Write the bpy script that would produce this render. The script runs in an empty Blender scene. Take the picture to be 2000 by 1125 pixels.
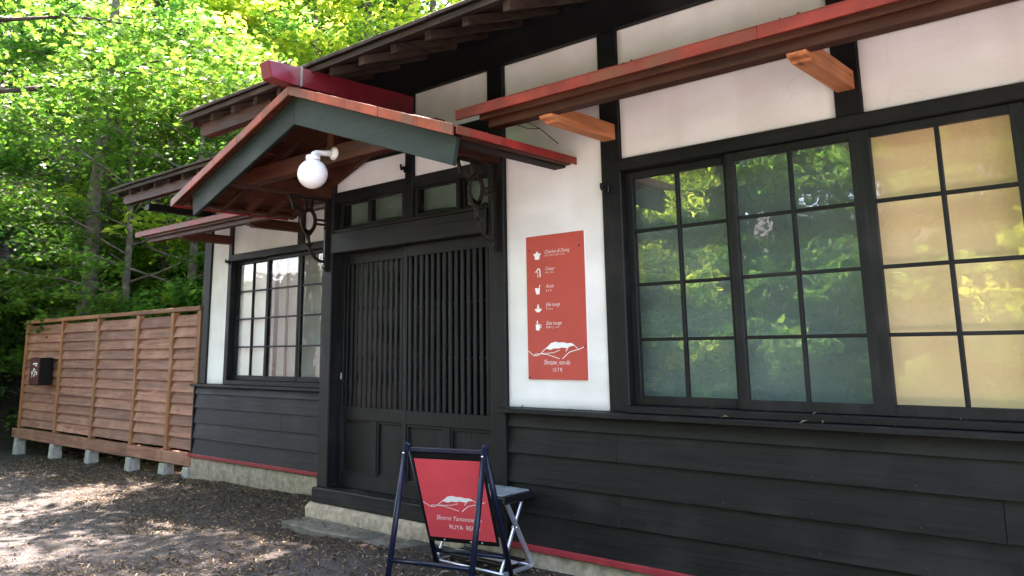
import bpy, bmesh, math, random
import numpy as np
from mathutils import Vector, Matrix
random.seed(7); rng = np.random.default_rng(7)
S = bpy.context.scene
COL = S.collection
R = math.radians

# ------------------------------------------------------------------ camera, sky, sun, exposure
CAM = Vector((0.0, -3.86, 1.36))
yaw, pit, rol = R(40.8846), R(10.5255), R(-0.9033)
fw = Vector((-math.sin(yaw)*math.cos(pit), math.cos(yaw)*math.cos(pit), math.sin(pit)))
rt = Vector((math.cos(yaw), math.sin(yaw), 0)); up = rt.cross(fw)
rt2 = math.cos(rol)*rt + math.sin(rol)*up; up2 = -math.sin(rol)*rt + math.cos(rol)*up
cam = bpy.data.cameras.new('camera'); camo = bpy.data.objects.new('camera', cam); COL.objects.link(camo)
M = Matrix((rt2, up2, -fw)).transposed().to_4x4(); M.translation = CAM
camo.matrix_world = M
cam.sensor_fit = 'HORIZONTAL'; cam.sensor_width = 36.0
cam.lens = 1570.6/2000*36.0
cam.shift_y = -(562.5-382.35)/2000
cam.clip_start = 0.05; cam.clip_end = 600
S.camera = camo

SUN_AZ = Vector((-1.0, 0.30, 0)).normalized(); SUN_EL = R(61)
sd = (SUN_AZ*math.cos(SUN_EL) + Vector((0, 0, math.sin(SUN_EL)))).normalized()
world = bpy.data.worlds.new('World'); S.world = world; world.use_nodes = True
nt = world.node_tree; nt.nodes.clear()
sky = nt.nodes.new('ShaderNodeTexSky'); sky.sky_type = 'NISHITA'; sky.sun_disc = False
sky.sun_elevation = SUN_EL; sky.sun_rotation = math.atan2(sd.x, sd.y)
sky.air_density = 1.0; sky.dust_density = 2.0; sky.ozone_density = 1.0
bg = nt.nodes.new('ShaderNodeBackground'); bg.inputs[1].default_value = 0.15
wo = nt.nodes.new('ShaderNodeOutputWorld')
nt.links.new(sky.outputs[0], bg.inputs[0]); nt.links.new(bg.outputs[0], wo.inputs[0])
sun = bpy.data.lights.new('sun', 'SUN'); sun.energy = 5.0; sun.angle = R(0.53); sun.color = (1.0, 0.96, 0.90)
suno = bpy.data.objects.new('sun', sun); COL.objects.link(suno)
suno.rotation_euler = (-sd).to_track_quat('-Z', 'Y').to_euler(); suno.location = (-20, 5, 30)
S.view_settings.view_transform = 'Standard'; S.view_settings.look = 'None'
S.view_settings.exposure = 3.5; S.view_settings.gamma = 1.0; S.view_settings.use_curve_mapping = False
S.view_settings.use_white_balance = True; S.view_settings.white_balance_temperature = 7200; S.view_settings.white_balance_tint = 22

# ------------------------------------------------------------------ materials
def srgb(r, g, b):
    f = lambda c: (c/255/12.92) if c/255 <= .04045 else ((c/255+.055)/1.055)**2.4
    return (f(r), f(g), f(b), 1)
MATS = {}
def newmat(name):
    m = bpy.data.materials.new(name); m.use_nodes = True; n = m.node_tree; n.nodes.clear()
    out = n.nodes.new('ShaderNodeOutputMaterial'); b = n.nodes.new('ShaderNodeBsdfPrincipled')
    n.links.new(b.outputs[0], out.inputs[0]); return m, n, b, out
def N(n, t, **kw):
    x = n.nodes.new(t)
    for k, v in kw.items():
        if k.startswith('i'): x.inputs[int(k[1:])].default_value = v
        else: setattr(x, k, v)
    return x
def coords(n, scale):
    tc = N(n, 'ShaderNodeTexCoord'); oi = N(n, 'ShaderNodeObjectInfo')
    mul = N(n, 'ShaderNodeMath', operation='MULTIPLY', i1=61.0); n.links.new(oi.outputs['Random'], mul.inputs[0])
    ad = N(n, 'ShaderNodeVectorMath', operation='ADD'); n.links.new(tc.outputs['Object'], ad.inputs[0]); n.links.new(mul.outputs[0], ad.inputs[1])
    mp = N(n, 'ShaderNodeVectorMath', operation='MULTIPLY'); mp.inputs[1].default_value = scale
    n.links.new(ad.outputs[0], mp.inputs[0]); return mp.outputs[0], ad.outputs[0], oi
def ramp(n, fac, stops):
    r = N(n, 'ShaderNodeValToRGB'); el = r.color_ramp.elements
    el[0].position, el[0].color = stops[0]; el[1].position, el[1].color = stops[-1]
    for p, c in stops[1:-1]:
        e = el.new(p); e.color = c
    n.links.new(fac, r.inputs[0]); return r.outputs[0]
def mixc(n, fac, a, b, mode='MIX'):
    m = N(n, 'ShaderNodeMix', data_type='RGBA', blend_type=mode)
    for sock, v in ((m.inputs[0], fac), (m.inputs[6], a), (m.inputs[7], b)):
        if hasattr(v, 'is_linked') or isinstance(v, bpy.types.NodeSocket): n.links.new(v, sock)
        else: sock.default_value = v
    return m.outputs[2]
def wood(kind, axis):
    key = kind+'_'+axis
    if key in MATS: return MATS[key]
    P = dict(black=((0.0007, 0.0009, 0.0010), (0.0057, 0.0061, 0.0060), .55, .85, (.0190, .0180, .0155)),
             red_brown=((0.0187, 0.0047, 0.0022), (0.0782, 0.0204, 0.0089), .55, .6, (0.1105, 0.0374, 0.0187)),
             lit_orange=((0.2275, 0.0735, 0.0262), (0.5600, 0.2013, 0.0788), .6, .5, (0.6300, 0.2975, 0.1575)),  # orange-brown bracket wood, warm bounce light from below put into its colour
             green=((0.0066, 0.0121, 0.0091), (0.0149, 0.0231, 0.0176), .55, .5, (0.0275, 0.0341, 0.0275)),
             fence=((0.1280, 0.0502, 0.0292), (0.3492, 0.1558, 0.0919), .65, .8, (0.3841, 0.2112, 0.1392)),
             fence_frame=((.16, .060, .022), (.31, .13, .048), .6, .7, (.33, .2, .12)),
             grey_brown=((0.0128, 0.0076, 0.0052), (0.0560, 0.0336, 0.0224), .75, .8, (0.1040, 0.0800, 0.0624)),
             under=((0.0042, 0.0028, 0.0021), (0.0154, 0.0091, 0.0063), .7, .7, (0.0490, 0.0350, 0.0280)))[kind]
    m, n, b, o = newmat(key)
    sc = {'x': (1.2, 26, 26), 'y': (26, 1.2, 26), 'z': (26, 26, 1.2)}[axis]
    v, raw, oi = coords(n, sc)
    no = N(n, 'ShaderNodeTexNoise'); no.inputs['Scale'].default_value = 1.0; no.inputs['Detail'].default_value = 6; no.inputs['Distortion'].default_value = 1.2
    n.links.new(v, no.inputs['Vector'])
    big = N(n, 'ShaderNodeTexNoise'); big.inputs['Scale'].default_value = 3.3; big.inputs['Detail'].default_value = 5
    n.links.new(raw, big.inputs['Vector'])
    c = ramp(n, no.outputs[0], [(.28, P[0]+(1,)), (.72, P[1]+(1,))])
    f2 = ramp(n, big.outputs[0], [(.5, (0, 0, 0, 1)), (.78, (1, 1, 1, 1))])
    mm = N(n, 'ShaderNodeMath', operation='MULTIPLY', i1=P[3]); n.links.new(f2, mm.inputs[0])
    c = mixc(n, mm.outputs[0], c, P[4]+(1,))
    mr = N(n, 'ShaderNodeMapRange'); mr.inputs[3].default_value = .72; mr.inputs[4].default_value = 1.25
    n.links.new(oi.outputs['Random'], mr.inputs[0])
    hs = N(n, 'ShaderNodeHueSaturation'); n.links.new(mr.outputs[0], hs.inputs['Value']); n.links.new(c, hs.inputs['Color'])
    if kind in ('fence', 'lit_orange', 'grey_brown'):       # knots
        vo = N(n, 'ShaderNodeTexVoronoi'); vo.inputs['Scale'].default_value = 1.0
        ks = N(n, 'ShaderNodeVectorMath', operation='MULTIPLY'); ks.inputs[1].default_value = {'x': (4, 6, 9), 'y': (6, 4, 9), 'z': (9, 6, 4)}[axis]
        n.links.new(raw, ks.inputs[0]); n.links.new(ks.outputs[0], vo.inputs['Vector'])
        kf = ramp(n, vo.outputs['Distance'], [(.06, (.75, .75, .75, 1)), (.12, (0, 0, 0, 1))])
        col = mixc(n, kf, hs.outputs[0], (.03, .014, .008, 1)); n.links.new(col, b.inputs['Base Color'])
    else: n.links.new(hs.outputs[0], b.inputs['Base Color'])
    b.inputs['Roughness'].default_value = P[2]
    b.inputs['Specular IOR Level'].default_value = .28
    rr = N(n, 'ShaderNodeMapRange'); rr.inputs[3].default_value = P[2]-.12; rr.inputs[4].default_value = P[2]+.2
    n.links.new(big.outputs[0], rr.inputs[0]); n.links.new(rr.outputs[0], b.inputs['Roughness'])
    bu = N(n, 'ShaderNodeBump'); bu.inputs['Strength'].default_value = .5; bu.inputs['Distance'].default_value = .005
    n.links.new(no.outputs[0], bu.inputs['Height']); n.links.new(bu.outputs[0], b.inputs['Normal'])
    MATS[key] = m; return m
def simple(name, col, rough=.5, metal=0, vary=.25, scale=8, bump=.0, second=None, thr=(.45, .7)):
    if name in MATS: return MATS[name]
    m, n, b, o = newmat(name); v, raw, oi = coords(n, (scale,)*3)
    no = N(n, 'ShaderNodeTexNoise'); no.inputs['Scale'].default_value = 1; no.inputs['Detail'].default_value = 7
    n.links.new(v, no.inputs['Vector'])
    lo = tuple(c*(1-vary) for c in col)+(1,); hi = tuple(min(1, c*(1+vary)) for c in col)+(1,)
    c = ramp(n, no.outputs[0], [(.3, lo), (.7, hi)])
    if second:
        n2 = N(n, 'ShaderNodeTexNoise'); n2.inputs['Scale'].default_value = scale*.45; n2.inputs['Detail'].default_value = 6
        n.links.new(raw, n2.inputs['Vector'])
        c = mixc(n, ramp(n, n2.outputs[0], [(thr[0], (0, 0, 0, 1)), (thr[1], (1, 1, 1, 1))]), c, second+(1,))
    n.links.new(c, b.inputs['Base Color']); b.inputs['Roughness'].default_value = rough; b.inputs['Metallic'].default_value = metal; b.inputs['Specular IOR Level'].default_value = .25
    if bump:
        bu = N(n, 'ShaderNodeBump'); bu.inputs['Strength'].default_value = bump; bu.inputs['Distance'].default_value = .01
        n.links.new(no.outputs[0], bu.inputs['Height']); n.links.new(bu.outputs[0], b.inputs['Normal'])
    MATS[name] = m; return m
def plaster():
    m, n, b, o = newmat('plaster'); v, raw, oi = coords(n, (1.3, 1.3, 3.0))
    a = N(n, 'ShaderNodeTexNoise'); a.inputs['Scale'].default_value = 1.1; a.inputs['Detail'].default_value = 8; n.links.new(v, a.inputs['Vector'])
    st = N(n, 'ShaderNodeVectorMath', operation='MULTIPLY'); st.inputs[1].default_value = (3.5, 3.5, .6); n.links.new(raw, st.inputs[0])
    s2 = N(n, 'ShaderNodeTexNoise'); s2.inputs['Scale'].default_value = 1; s2.inputs['Detail'].default_value = 4; n.links.new(st.outputs[0], s2.inputs['Vector'])
    c = ramp(n, a.outputs[0], [(.3, (.68, .655, .615, 1)), (.6, (.82, .80, .765, 1))])
    c = mixc(n, ramp(n, s2.outputs[0], [(.46, (0, 0, 0, 1)), (.8, (.6, .6, .6, 1))]), c, (.60, .54, .48, 1))
    wv = N(n, 'ShaderNodeTexNoise'); wv.inputs['Scale'].default_value = 3; n.links.new(raw, wv.inputs['Vector'])
    wa = N(n, 'ShaderNodeVectorMath', operation='MULTIPLY_ADD'); wa.inputs[1].default_value = (.35, .35, .35); n.links.new(wv.outputs['Color'], wa.inputs[0]); n.links.new(raw, wa.inputs[2])
    cr = N(n, 'ShaderNodeTexVoronoi', feature='DISTANCE_TO_EDGE'); cr.inputs['Scale'].default_value = 1.15; n.links.new(wa.outputs[0], cr.inputs['Vector'])
    cf = ramp(n, cr.outputs['Distance'], [(.0008, (.12, .12, .12, 1)), (.0032, (0, 0, 0, 1))])
    c = mixc(n, cf, c, (.32, .29, .26, 1))
    fine = N(n, 'ShaderNodeTexNoise'); fine.inputs['Scale'].default_value = 60; fine.inputs['Detail'].default_value = 5; n.links.new(raw, fine.inputs['Vector'])
    sp = ramp(n, fine.outputs[0], [(.70, (0, 0, 0, 1)), (.78, (.5, .5, .5, 1))]); c = mixc(n, sp, c, (.35, .3, .25, 1))
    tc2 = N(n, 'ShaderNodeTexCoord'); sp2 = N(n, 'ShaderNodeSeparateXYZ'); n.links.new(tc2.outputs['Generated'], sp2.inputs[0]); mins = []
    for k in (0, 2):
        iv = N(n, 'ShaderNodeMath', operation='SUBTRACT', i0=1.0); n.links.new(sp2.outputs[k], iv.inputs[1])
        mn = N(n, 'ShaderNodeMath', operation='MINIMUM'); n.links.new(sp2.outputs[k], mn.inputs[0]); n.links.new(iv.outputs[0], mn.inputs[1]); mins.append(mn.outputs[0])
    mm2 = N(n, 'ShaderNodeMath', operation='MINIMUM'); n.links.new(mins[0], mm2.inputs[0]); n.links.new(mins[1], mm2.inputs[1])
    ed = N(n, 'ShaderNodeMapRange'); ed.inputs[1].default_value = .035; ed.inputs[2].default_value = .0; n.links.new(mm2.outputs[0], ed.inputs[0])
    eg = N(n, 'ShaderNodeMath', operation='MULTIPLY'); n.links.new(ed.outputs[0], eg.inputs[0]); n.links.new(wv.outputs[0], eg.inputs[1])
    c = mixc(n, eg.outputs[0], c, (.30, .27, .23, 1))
    n.links.new(c, b.inputs['Base Color']); b.inputs['Roughness'].default_value = .85
    bu = N(n, 'ShaderNodeBump'); bu.inputs['Strength'].default_value = .25; bu.inputs['Distance'].default_value = .004
    mixh = N(n, 'ShaderNodeMath', operation='ADD'); n.links.new(fine.outputs[0], mixh.inputs[0]); n.links.new(a.outputs[0], mixh.inputs[1])
    n.links.new(mixh.outputs[0], bu.inputs['Height']); n.links.new(bu.outputs[0], b.inputs['Normal']); return m
def glassmat(name, ior=1.6, wave=.06, tint=(.985, .99, .985), rough=0.0, scale=7):
    m = bpy.data.materials.new(name); m.use_nodes = True; n = m.node_tree; n.nodes.clear()
    out = N(n, 'ShaderNodeOutputMaterial'); tr = N(n, 'ShaderNodeBsdfTransparent'); gl = N(n, 'ShaderNodeBsdfGlossy'); mx = N(n, 'ShaderNodeMixShader')
    tr.inputs[0].default_value = tint+(1,); gl.inputs['Roughness'].default_value = rough; gl.inputs[0].default_value = (1, 1, 1, 1)
    v, raw, oi = coords(n, (scale,)*3)
    no = N(n, 'ShaderNodeTexNoise'); no.inputs['Scale'].default_value = 1; no.inputs['Detail'].default_value = 2; n.links.new(v, no.inputs['Vector'])
    bu = N(n, 'ShaderNodeBump'); bu.inputs['Strength'].default_value = wave; bu.inputs['Distance'].default_value = .1; n.links.new(no.outputs[0], bu.inputs['Height'])
    lw = N(n, 'ShaderNodeLayerWeight'); pw_ = N(n, 'ShaderNodeMath', operation='POWER', i1=5.0); n.links.new(lw.outputs['Facing'], pw_.inputs[0])
    f0 = ((ior-1)/(ior+1))**2; fr = N(n, 'ShaderNodeMath', operation='MULTIPLY_ADD', i1=1-f0, i2=f0); n.links.new(pw_.outputs[0], fr.inputs[0])
    n.links.new(bu.outputs[0], gl.inputs['Normal'])
    n.links.new(fr.outputs[0], mx.inputs[0]); n.links.new(tr.outputs[0], mx.inputs[1]); n.links.new(gl.outputs[0], mx.inputs[2]); n.links.new(mx.outputs[0], out.inputs[0])
    return m
def leafmat(name, cols, trans=.5, rough=.5):
    m = bpy.data.materials.new(name); m.use_nodes = True; n = m.node_tree; n.nodes.clear()
    out = N(n, 'ShaderNodeOutputMaterial'); d = N(n, 'ShaderNodeBsdfPrincipled'); t = N(n, 'ShaderNodeBsdfTranslucent'); mx = N(n, 'ShaderNodeMixShader'); mx.inputs[0].default_value = trans
    g = N(n, 'ShaderNodeNewGeometry')
    st = [(i/(len(cols)-1), c+(1,)) for i, c in enumerate(cols)]
    c = ramp(n, g.outputs['Random Per Island'], st)
    oi = N(n, 'ShaderNodeObjectInfo'); mr = N(n, 'ShaderNodeMapRange'); mr.inputs[3].default_value = .75; mr.inputs[4].default_value = 1.25; n.links.new(oi.outputs['Random'], mr.inputs[0])
    hs = N(n, 'ShaderNodeHueSaturation'); n.links.new(mr.outputs[0], hs.inputs['Value']); n.links.new(c, hs.inputs['Color'])
    n.links.new(hs.outputs[0], d.inputs['Base Color']); d.inputs['Roughness'].default_value = rough; d.inputs['Specular IOR Level'].default_value = .18
    b2 = N(n, 'ShaderNodeHueSaturation'); b2.inputs['Value'].default_value = 1.5; b2.inputs['Hue'].default_value = .495; n.links.new(hs.outputs[0], b2.inputs['Color']); n.links.new(b2.outputs[0], t.inputs[0])
    n.links.new(d.outputs[0], mx.inputs[1]); n.links.new(t.outputs[0], mx.inputs[2]); n.links.new(mx.outputs[0], out.inputs[0]); return m

PLASTER = plaster()
RED_TIN = simple('red_tin', (.22, .020, .015), .40, .0, .4, 7, .15, (.13, .06, .03), (.54, .72))
RED_TIN_DULL = simple('faded_red_tin', (0.2030, 0.0266, 0.0161), .5, .0, .4, 5, .15, (0.1190, 0.0490, 0.0224), (.52, .72))
RED_RIDGE = simple('red_ridge_tin', (.16, .017, .024), .20, .0, .35, 4, .10, (.20, .11, .10), (.56, .68))
RED_STRIP = simple('red_strip_paint', (.28, .03, .035), .4, 0, .2, 12)
CONCRETE = simple('stone_concrete', (0.2970, 0.2400, 0.1725), .9, 0, .3, 22, .6, (0.1980, 0.1613, 0.1173), (.48, .66))
STEP_STONE = simple('step_stone', (0.1160, 0.1040, 0.0840), .9, 0, .3, 14, .6, (0.0720, 0.0680, 0.0560), (.5, .65))
PIER = simple('pier_concrete', (0.3360, 0.3200, 0.2880), .9, 0, .25, 18, .4, (0.1760, 0.2000, 0.1440), (.55, .75))
IRON = simple('cast_iron', (.030, .024, .021), .42, .5, .4, 14, .15, (.07, .045, .03), (.58, .72))
NAVY = simple('navy_enamel', (0.0056, 0.0091, 0.0224), .28, 0, .2, 6)
BLACKP = simple('black_plastic', (0.0070, 0.0070, 0.0077), .35, 0, .2, 8)
ALU = simple('brushed_aluminium', (.62, .64, .68), .35, .85, .1, 20)
WHITE_EN = simple('white_enamel', (.78, .77, .74), .35, 0, .04, 5)
POSTER = simple('poster_red', (.46, .070, .050), .6, 0, .05, 6)
BOARD_RED = simple('board_red', (0.6500, 0.0676, 0.0806), .5, 0, .06, 6)
PRINT = simple('white_print', (.80, .79, .76), .7, 0, .03, 6)
SCREW = simple('dark_screw', (.05, .04, .035), .5, .6, .2, 9)
CHROME = simple('bright_screw', (.7, .7, .7), .3, .9, .05, 9)
BOXRED = simple('mailbox_brown', (.075, .017, .015), .35, 0, .2, 6)
DARKROOM = simple('dark_interior', (.05, .05, .045), .9, 0, .3, 2)
GREENBLIND = simple('green_blind', (0.1472, 0.1984, 0.1728), .85, 0, .2, 1.6, .0, (0.1024, 0.1434, 0.1229), (.45, .65))
TAN = simple('tan_curtain', (.76, .54, .29), .9, 0, .14, 1.5)
WHITECUR = simple('white_curtain', (.74, .73, .70), .9, 0, .08, 3)
GREYCUR = simple('grey_curtain', (.37, .355, .33), .9, 0, .14, 3)
GLASS = glassmat('window_glass', 1.78, .010)
GLASS_T = glassmat('curtained_glass', 1.5, .010)
GLASS_L = glassmat('pale_window_glass', 1.5, .014)
FROST = glassmat('frosted_glass', 1.6, .02, (.80, .86, .83), .06)
def globe_mat():
    m, n, b, o = newmat('opal_glass'); b.inputs['Base Color'].default_value = (.82, .80, .77, 1); b.inputs['Roughness'].default_value = .12
    b.inputs['Subsurface Weight'].default_value = .3; b.inputs['Subsurface Radius'].default_value = (.05, .05, .05); return m
OPAL = globe_mat()
BARK = simple('grey_bark', (.10, .082, .066), .95, 0, .5, 9, 1.0, (.19, .17, .14), (.52, .66))
BARK_D = simple('dark_bark', (.045, .033, .025), .95, 0, .5, 9, 1.0, (.07, .065, .048), (.55, .7))
LEAF_MAPLE = leafmat('maple_leaf', [(0.0260, 0.0904, 0.0118), (0.0481, 0.1449, 0.0151), (0.0824, 0.2028, 0.0218), (0.1373, 0.2462, 0.0303)], .5)
LEAF_LIME = leafmat('lime_leaf', [(0.1490, 0.3078, 0.0281), (0.2683, 0.4412, 0.0389), (0.4173, 0.5540, 0.0648), (0.5365, 0.5848, 0.1080)], .55)
LEAF_MID = leafmat('mid_leaf', [(0.0312, 0.1200, 0.0240), (0.0600, 0.1920, 0.0312), (0.1020, 0.2760, 0.0408), (0.1800, 0.3480, 0.0528)], .46)
LEAF_DARK = leafmat('dark_leaf', [(.024, .080, .022), (.042, .12, .03), (.07, .16, .036), (.10, .19, .04)], .38)
LITTER = leafmat('dry_needles', [(.018, .011, .007), (.045, .026, .013), (.11, .066, .033), (.34, .26, .165)], .1, .7)

# ------------------------------------------------------------------ mesh helpers
WP = {}          # world position of every parent
def link(name, me, parent, loc, mat=None):
    o = bpy.data.objects.new(name, me); COL.objects.link(o)
    loc = Vector(loc); WP[o.name] = loc
    if parent is not None:
        o.parent = parent; o.location = loc - WP[parent.name]
    else: o.location = loc
    if mat is not None and me is not None and not me.materials: me.materials.append(mat)
    return o
def thing(name, loc, label, cat, group=None):
    o = link(name, None, None, loc); o['label'] = label; o['category'] = cat
    if group: o['group'] = group
    return o
def tag(o, label, cat, group=None):
    o['label'] = label; o['category'] = cat
    if group: o['group'] = group
    return o
def struct(o, kind='structure'):
    o['kind'] = kind; return o
def mesh_from(verts, faces, smooth=False):
    me = bpy.data.meshes.new('m'); me.from_pydata([tuple(v) for v in verts], [], faces); me.update()
    if smooth:
        for p in me.polygons: p.use_smooth = True
    return me
def bm_box(bm, c, s, rot=None, bevel=0.0):
    r = bmesh.ops.create_cube(bm, size=1.0); vs = r['verts']
    for v in vs:
        p = Vector((v.co.x*s[0], v.co.y*s[1], v.co.z*s[2]))
        if rot is not None: p = rot @ p
        v.co = p + Vector(c)
    if bevel > 0:
        es = list({e for v in vs for e in v.link_edges})
        bmesh.ops.bevel(bm, geom=es, offset=bevel, segments=1, affect='EDGES')
def finish(bm):
    bmesh.ops.recalc_face_normals(bm, faces=bm.faces); me = bpy.data.meshes.new('m'); bm.to_mesh(me); bm.free(); return me
def box(name, x0, x1, y0, y1, z0, z1, mat, parent, bevel=.004):
    bm = bmesh.new(); s = (x1-x0, y1-y0, z1-z0); bevel = min(bevel, .3*min(s))
    bm_box(bm, (0, 0, 0), s, None, bevel)
    return link(name, finish(bm), parent, ((x0+x1)/2, (y0+y1)/2, (z0+z1)/2), mat)
HEXF = [(0, 3, 2, 1), (4, 5, 6, 7), (0, 1, 5, 4), (1, 2, 6, 5), (2, 3, 7, 6), (3, 0, 4, 7)]
def hexa(name, pts, mat, parent, bevel=.003):
    c = sum((Vector(p) for p in pts), Vector())/8
    bm = bmesh.new(); vs = [bm.verts.new(Vector(p)-c) for p in pts]
    for f in HEXF: bm.faces.new([vs[i] for i in f])
    if bevel: bmesh.ops.bevel(bm, geom=list(bm.edges), offset=bevel, segments=1, affect='EDGES')
    return link(name, finish(bm), parent, c, mat)
def slab(name, quad, th, mat, parent, bevel=.003):
    "quad: 4 corner points of the lower face; thickness straight up"
    q = [Vector(p) for p in quad]; return hexa(name, q+[p+Vector((0, 0, th)) for p in q], mat, parent, bevel)
def prism(name, poly, y0, y1, mat, parent, bevel=0, plane='xz'):
    "extrude a 2D polygon: plane xz (along y), yz (along x), xy (along z)"
    def P(a, b, t): return {'xz': Vector((a, t, b)), 'yz': Vector((t, a, b)), 'xy': Vector((a, b, t))}[plane]
    pts = [P(a, b, t) for t in (y0, y1) for a, b in poly]; c = sum(pts, Vector())/len(pts); n = len(poly)
    bm = bmesh.new(); vs = [bm.verts.new(p-c) for p in pts]
    bm.faces.new(vs[:n]); bm.faces.new(vs[n:][::-1])
    for i in range(n): bm.faces.new((vs[i], vs[(i+1) % n], vs[n+(i+1) % n], vs[n+i]))
    if bevel: bmesh.ops.bevel(bm, geom=list(bm.edges), offset=bevel, segments=1, affect='EDGES')
    return link(name, finish(bm), parent, c, mat)
def tube_geo(path, radii, seg=8, V=None, F=None, cap=True):
    V = [] if V is None else V; F = [] if F is None else F
    base = len(V); path = [Vector(p) for p in path]; n = len(path); ref = None
    for i, p in enumerate(path):
        t = (path[min(i+1, n-1)]-path[max(i-1, 0)]).normalized()
        if ref is None: ref = Vector((0, 0, 1)) if abs(t.z) < .9 else Vector((1, 0, 0))
        a = t.cross(ref).normalized(); b = a.cross(t).normalized(); ref = b
        for k in range(seg):
            th = 2*math.pi*k/seg; V.append(p + (a*math.cos(th)+b*math.sin(th))*radii[i])
    for i in range(n-1):
        for k in range(seg):
            k2 = (k+1) % seg; F.append((base+i*seg+k, base+i*seg+k2, base+(i+1)*seg+k2, base+(i+1)*seg+k))
    if cap:
        F.append(tuple(base+k for k in range(seg))[::-1]); F.append(tuple(base+(n-1)*seg+k for k in range(seg)))
    return V, F
def tube(name, path, r, mat, parent, seg=8, radii=None):
    path = [Vector(p) for p in path]; c = sum(path, Vector())/len(path)
    V, F = tube_geo([p-c for p in path], radii or [r]*len(path), seg)
    return link(name, mesh_from(V, F, True), parent, c, mat)

# ------------------------------------------------------------------ ground
def sstep(a, b, x): 
    t = np.clip((x-a)/(b-a), 0, 1); return t*t*(3-2*t)
def noise2(x, y):
    return (np.sin(x*1.7+.3)*np.cos(y*1.3+1.1)+.5*np.sin(x*3.9+y*2.3)+.35*np.cos(x*7.1-y*5.7)+.22*np.sin(x*13.3+y*11.9)+.15*np.cos(x*23.1-y*19.7))
def gz(x, y):
    x = np.asarray(x, float); y = np.asarray(y, float)
    base = .085 + .025*(np.clip(x, -20, -3.4)+3.4)
    base = base + .010*noise2(x, y)*sstep(-40, -20, x)
    base = base + .05*sstep(-6.3, -5.3, x)*sstep(-2.2, -.5, y)*(1-sstep(-3.9, -3.3, x))
    side = 1-sstep(-10.6, -9.6, x)
    d = side*np.maximum(y-2.3, 0) + (1-side)*np.maximum(y-9, 0)
    d2 = np.maximum(-15.0-x-.25*np.maximum(-y, 0), 0)*sstep(-7, -1.5, y)
    d = np.maximum(d, d2); hill = .62*d*sstep(0, 1.6, d) 
    hill = np.minimum(hill, 26+.1*d)
    front = .25*np.maximum(-y-11, 0)
    return base + hill + np.minimum(front, 12) + .05*noise2(x*.8, y*.8)*np.minimum(d, 1.5)
xs = np.unique(np.concatenate([np.linspace(-150, -24, 22), np.linspace(-24, -12, 45), np.linspace(-12, 1, 190), np.linspace(1, 12, 22), np.linspace(12, 120, 12)]))
ys = np.unique(np.concatenate([np.linspace(-120, -12, 22), np.linspace(-12, -4, 40), np.linspace(-4, 3, 120), np.linspace(3, 14, 36), np.linspace(14, 130, 24)]))
GX, GY = np.meshgrid(xs, ys, indexing='ij'); GZ = gz(GX, GY)
nx, ny = len(xs), len(ys)
idx = np.arange(nx*ny).reshape(nx, ny)
F = np.stack([idx[:-1, :-1], idx[1:, :-1], idx[1:, 1:], idx[:-1, 1:]], -1).reshape(-1, 4)
gm = mesh_from(np.stack([GX, GY, GZ], -1).reshape(-1, 3).tolist(), F.tolist(), True)
def ground_mat():
    m, n, b, o = newmat('forest_yard_ground'); g = N(n, 'ShaderNodeNewGeometry')
    def nz(sc, det=6): 
        t = N(n, 'ShaderNodeTexNoise'); t.inputs['Scale'].default_value = sc; t.inputs['Detail'].default_value = det; n.links.new(g.outputs['Position'], t.inputs['Vector']); return t.outputs[0]
    a = nz(90, 4); c = nz(1.1, 5); f = nz(28, 6)
    asph = ramp(n, a, [(.3, (.016, .0138, .0130, 1)), (.55, (.0416, .0362, .0340, 1)), (.75, (.120, .107, .101, 1))])
    soil = ramp(n, f, [(.3, (0.0064, 0.0044, 0.0030, 1)), (.55, (0.0208, 0.0136, 0.0088, 1)), (.75, (0.0520, 0.0344, 0.0216, 1))])
    # the gravel lane lies in front of the house, soil and needles lie beside the plinth and on the hill
    sx = N(n, 'ShaderNodeSeparateXYZ'); n.links.new(g.outputs['Position'], sx.inputs[0])
    ma = N(n, 'ShaderNodeMath', operation='MULTIPLY_ADD', i1=-1.0, i2=0.0)
    # lane factor: -(y + 0.075*(x+4)) - 0.75 + noise
    m1 = N(n, 'ShaderNodeMath', operation='MULTIPLY', i1=-.10); n.links.new(sx.outputs[0], m1.inputs[0])
    m2 = N(n, 'ShaderNodeMath', operation='SUBTRACT'); n.links.new(m1.outputs[0], m2.inputs[0]); n.links.new(sx.outputs[1], m2.inputs[1])
    m3 = N(n, 'ShaderNodeMath', operation='MULTIPLY_ADD', i1=1.4); n.links.new(c, m3.inputs[0]); n.links.new(m2.outputs[0], m3.inputs[2])
    fac = N(n, 'ShaderNodeMapRange'); fac.inputs[1].default_value = 1.55; fac.inputs[2].default_value = 2.3; n.links.new(m3.outputs[0], fac.inputs[0])
    col = mixc(n, fac.outputs[0], soil, asph)
    n.links.new(col, b.inputs['Base Color']); b.inputs['Roughness'].default_value = .95
    bu = N(n, 'ShaderNodeBump'); bu.inputs['Strength'].default_value = .9; bu.inputs['Distance'].default_value = .012; n.links.new(a, bu.inputs['Height']); n.links.new(bu.outputs[0], b.inputs['Normal']); return m
struct(link('ground', gm, None, (0, 0, 0), ground_mat()))
rx = np.linspace(-16, 30, 93); ry = np.linspace(-9.4, -4.6, 12); RX, RY = np.meshgrid(rx, ry, indexing='ij'); RY = RY+.25*np.sin(RX*.35)
ri = np.arange(RX.size).reshape(RX.shape); RF = np.stack([ri[:-1, :-1], ri[1:, :-1], ri[1:, 1:], ri[:-1, 1:]], -1).reshape(-1, 4)
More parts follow.
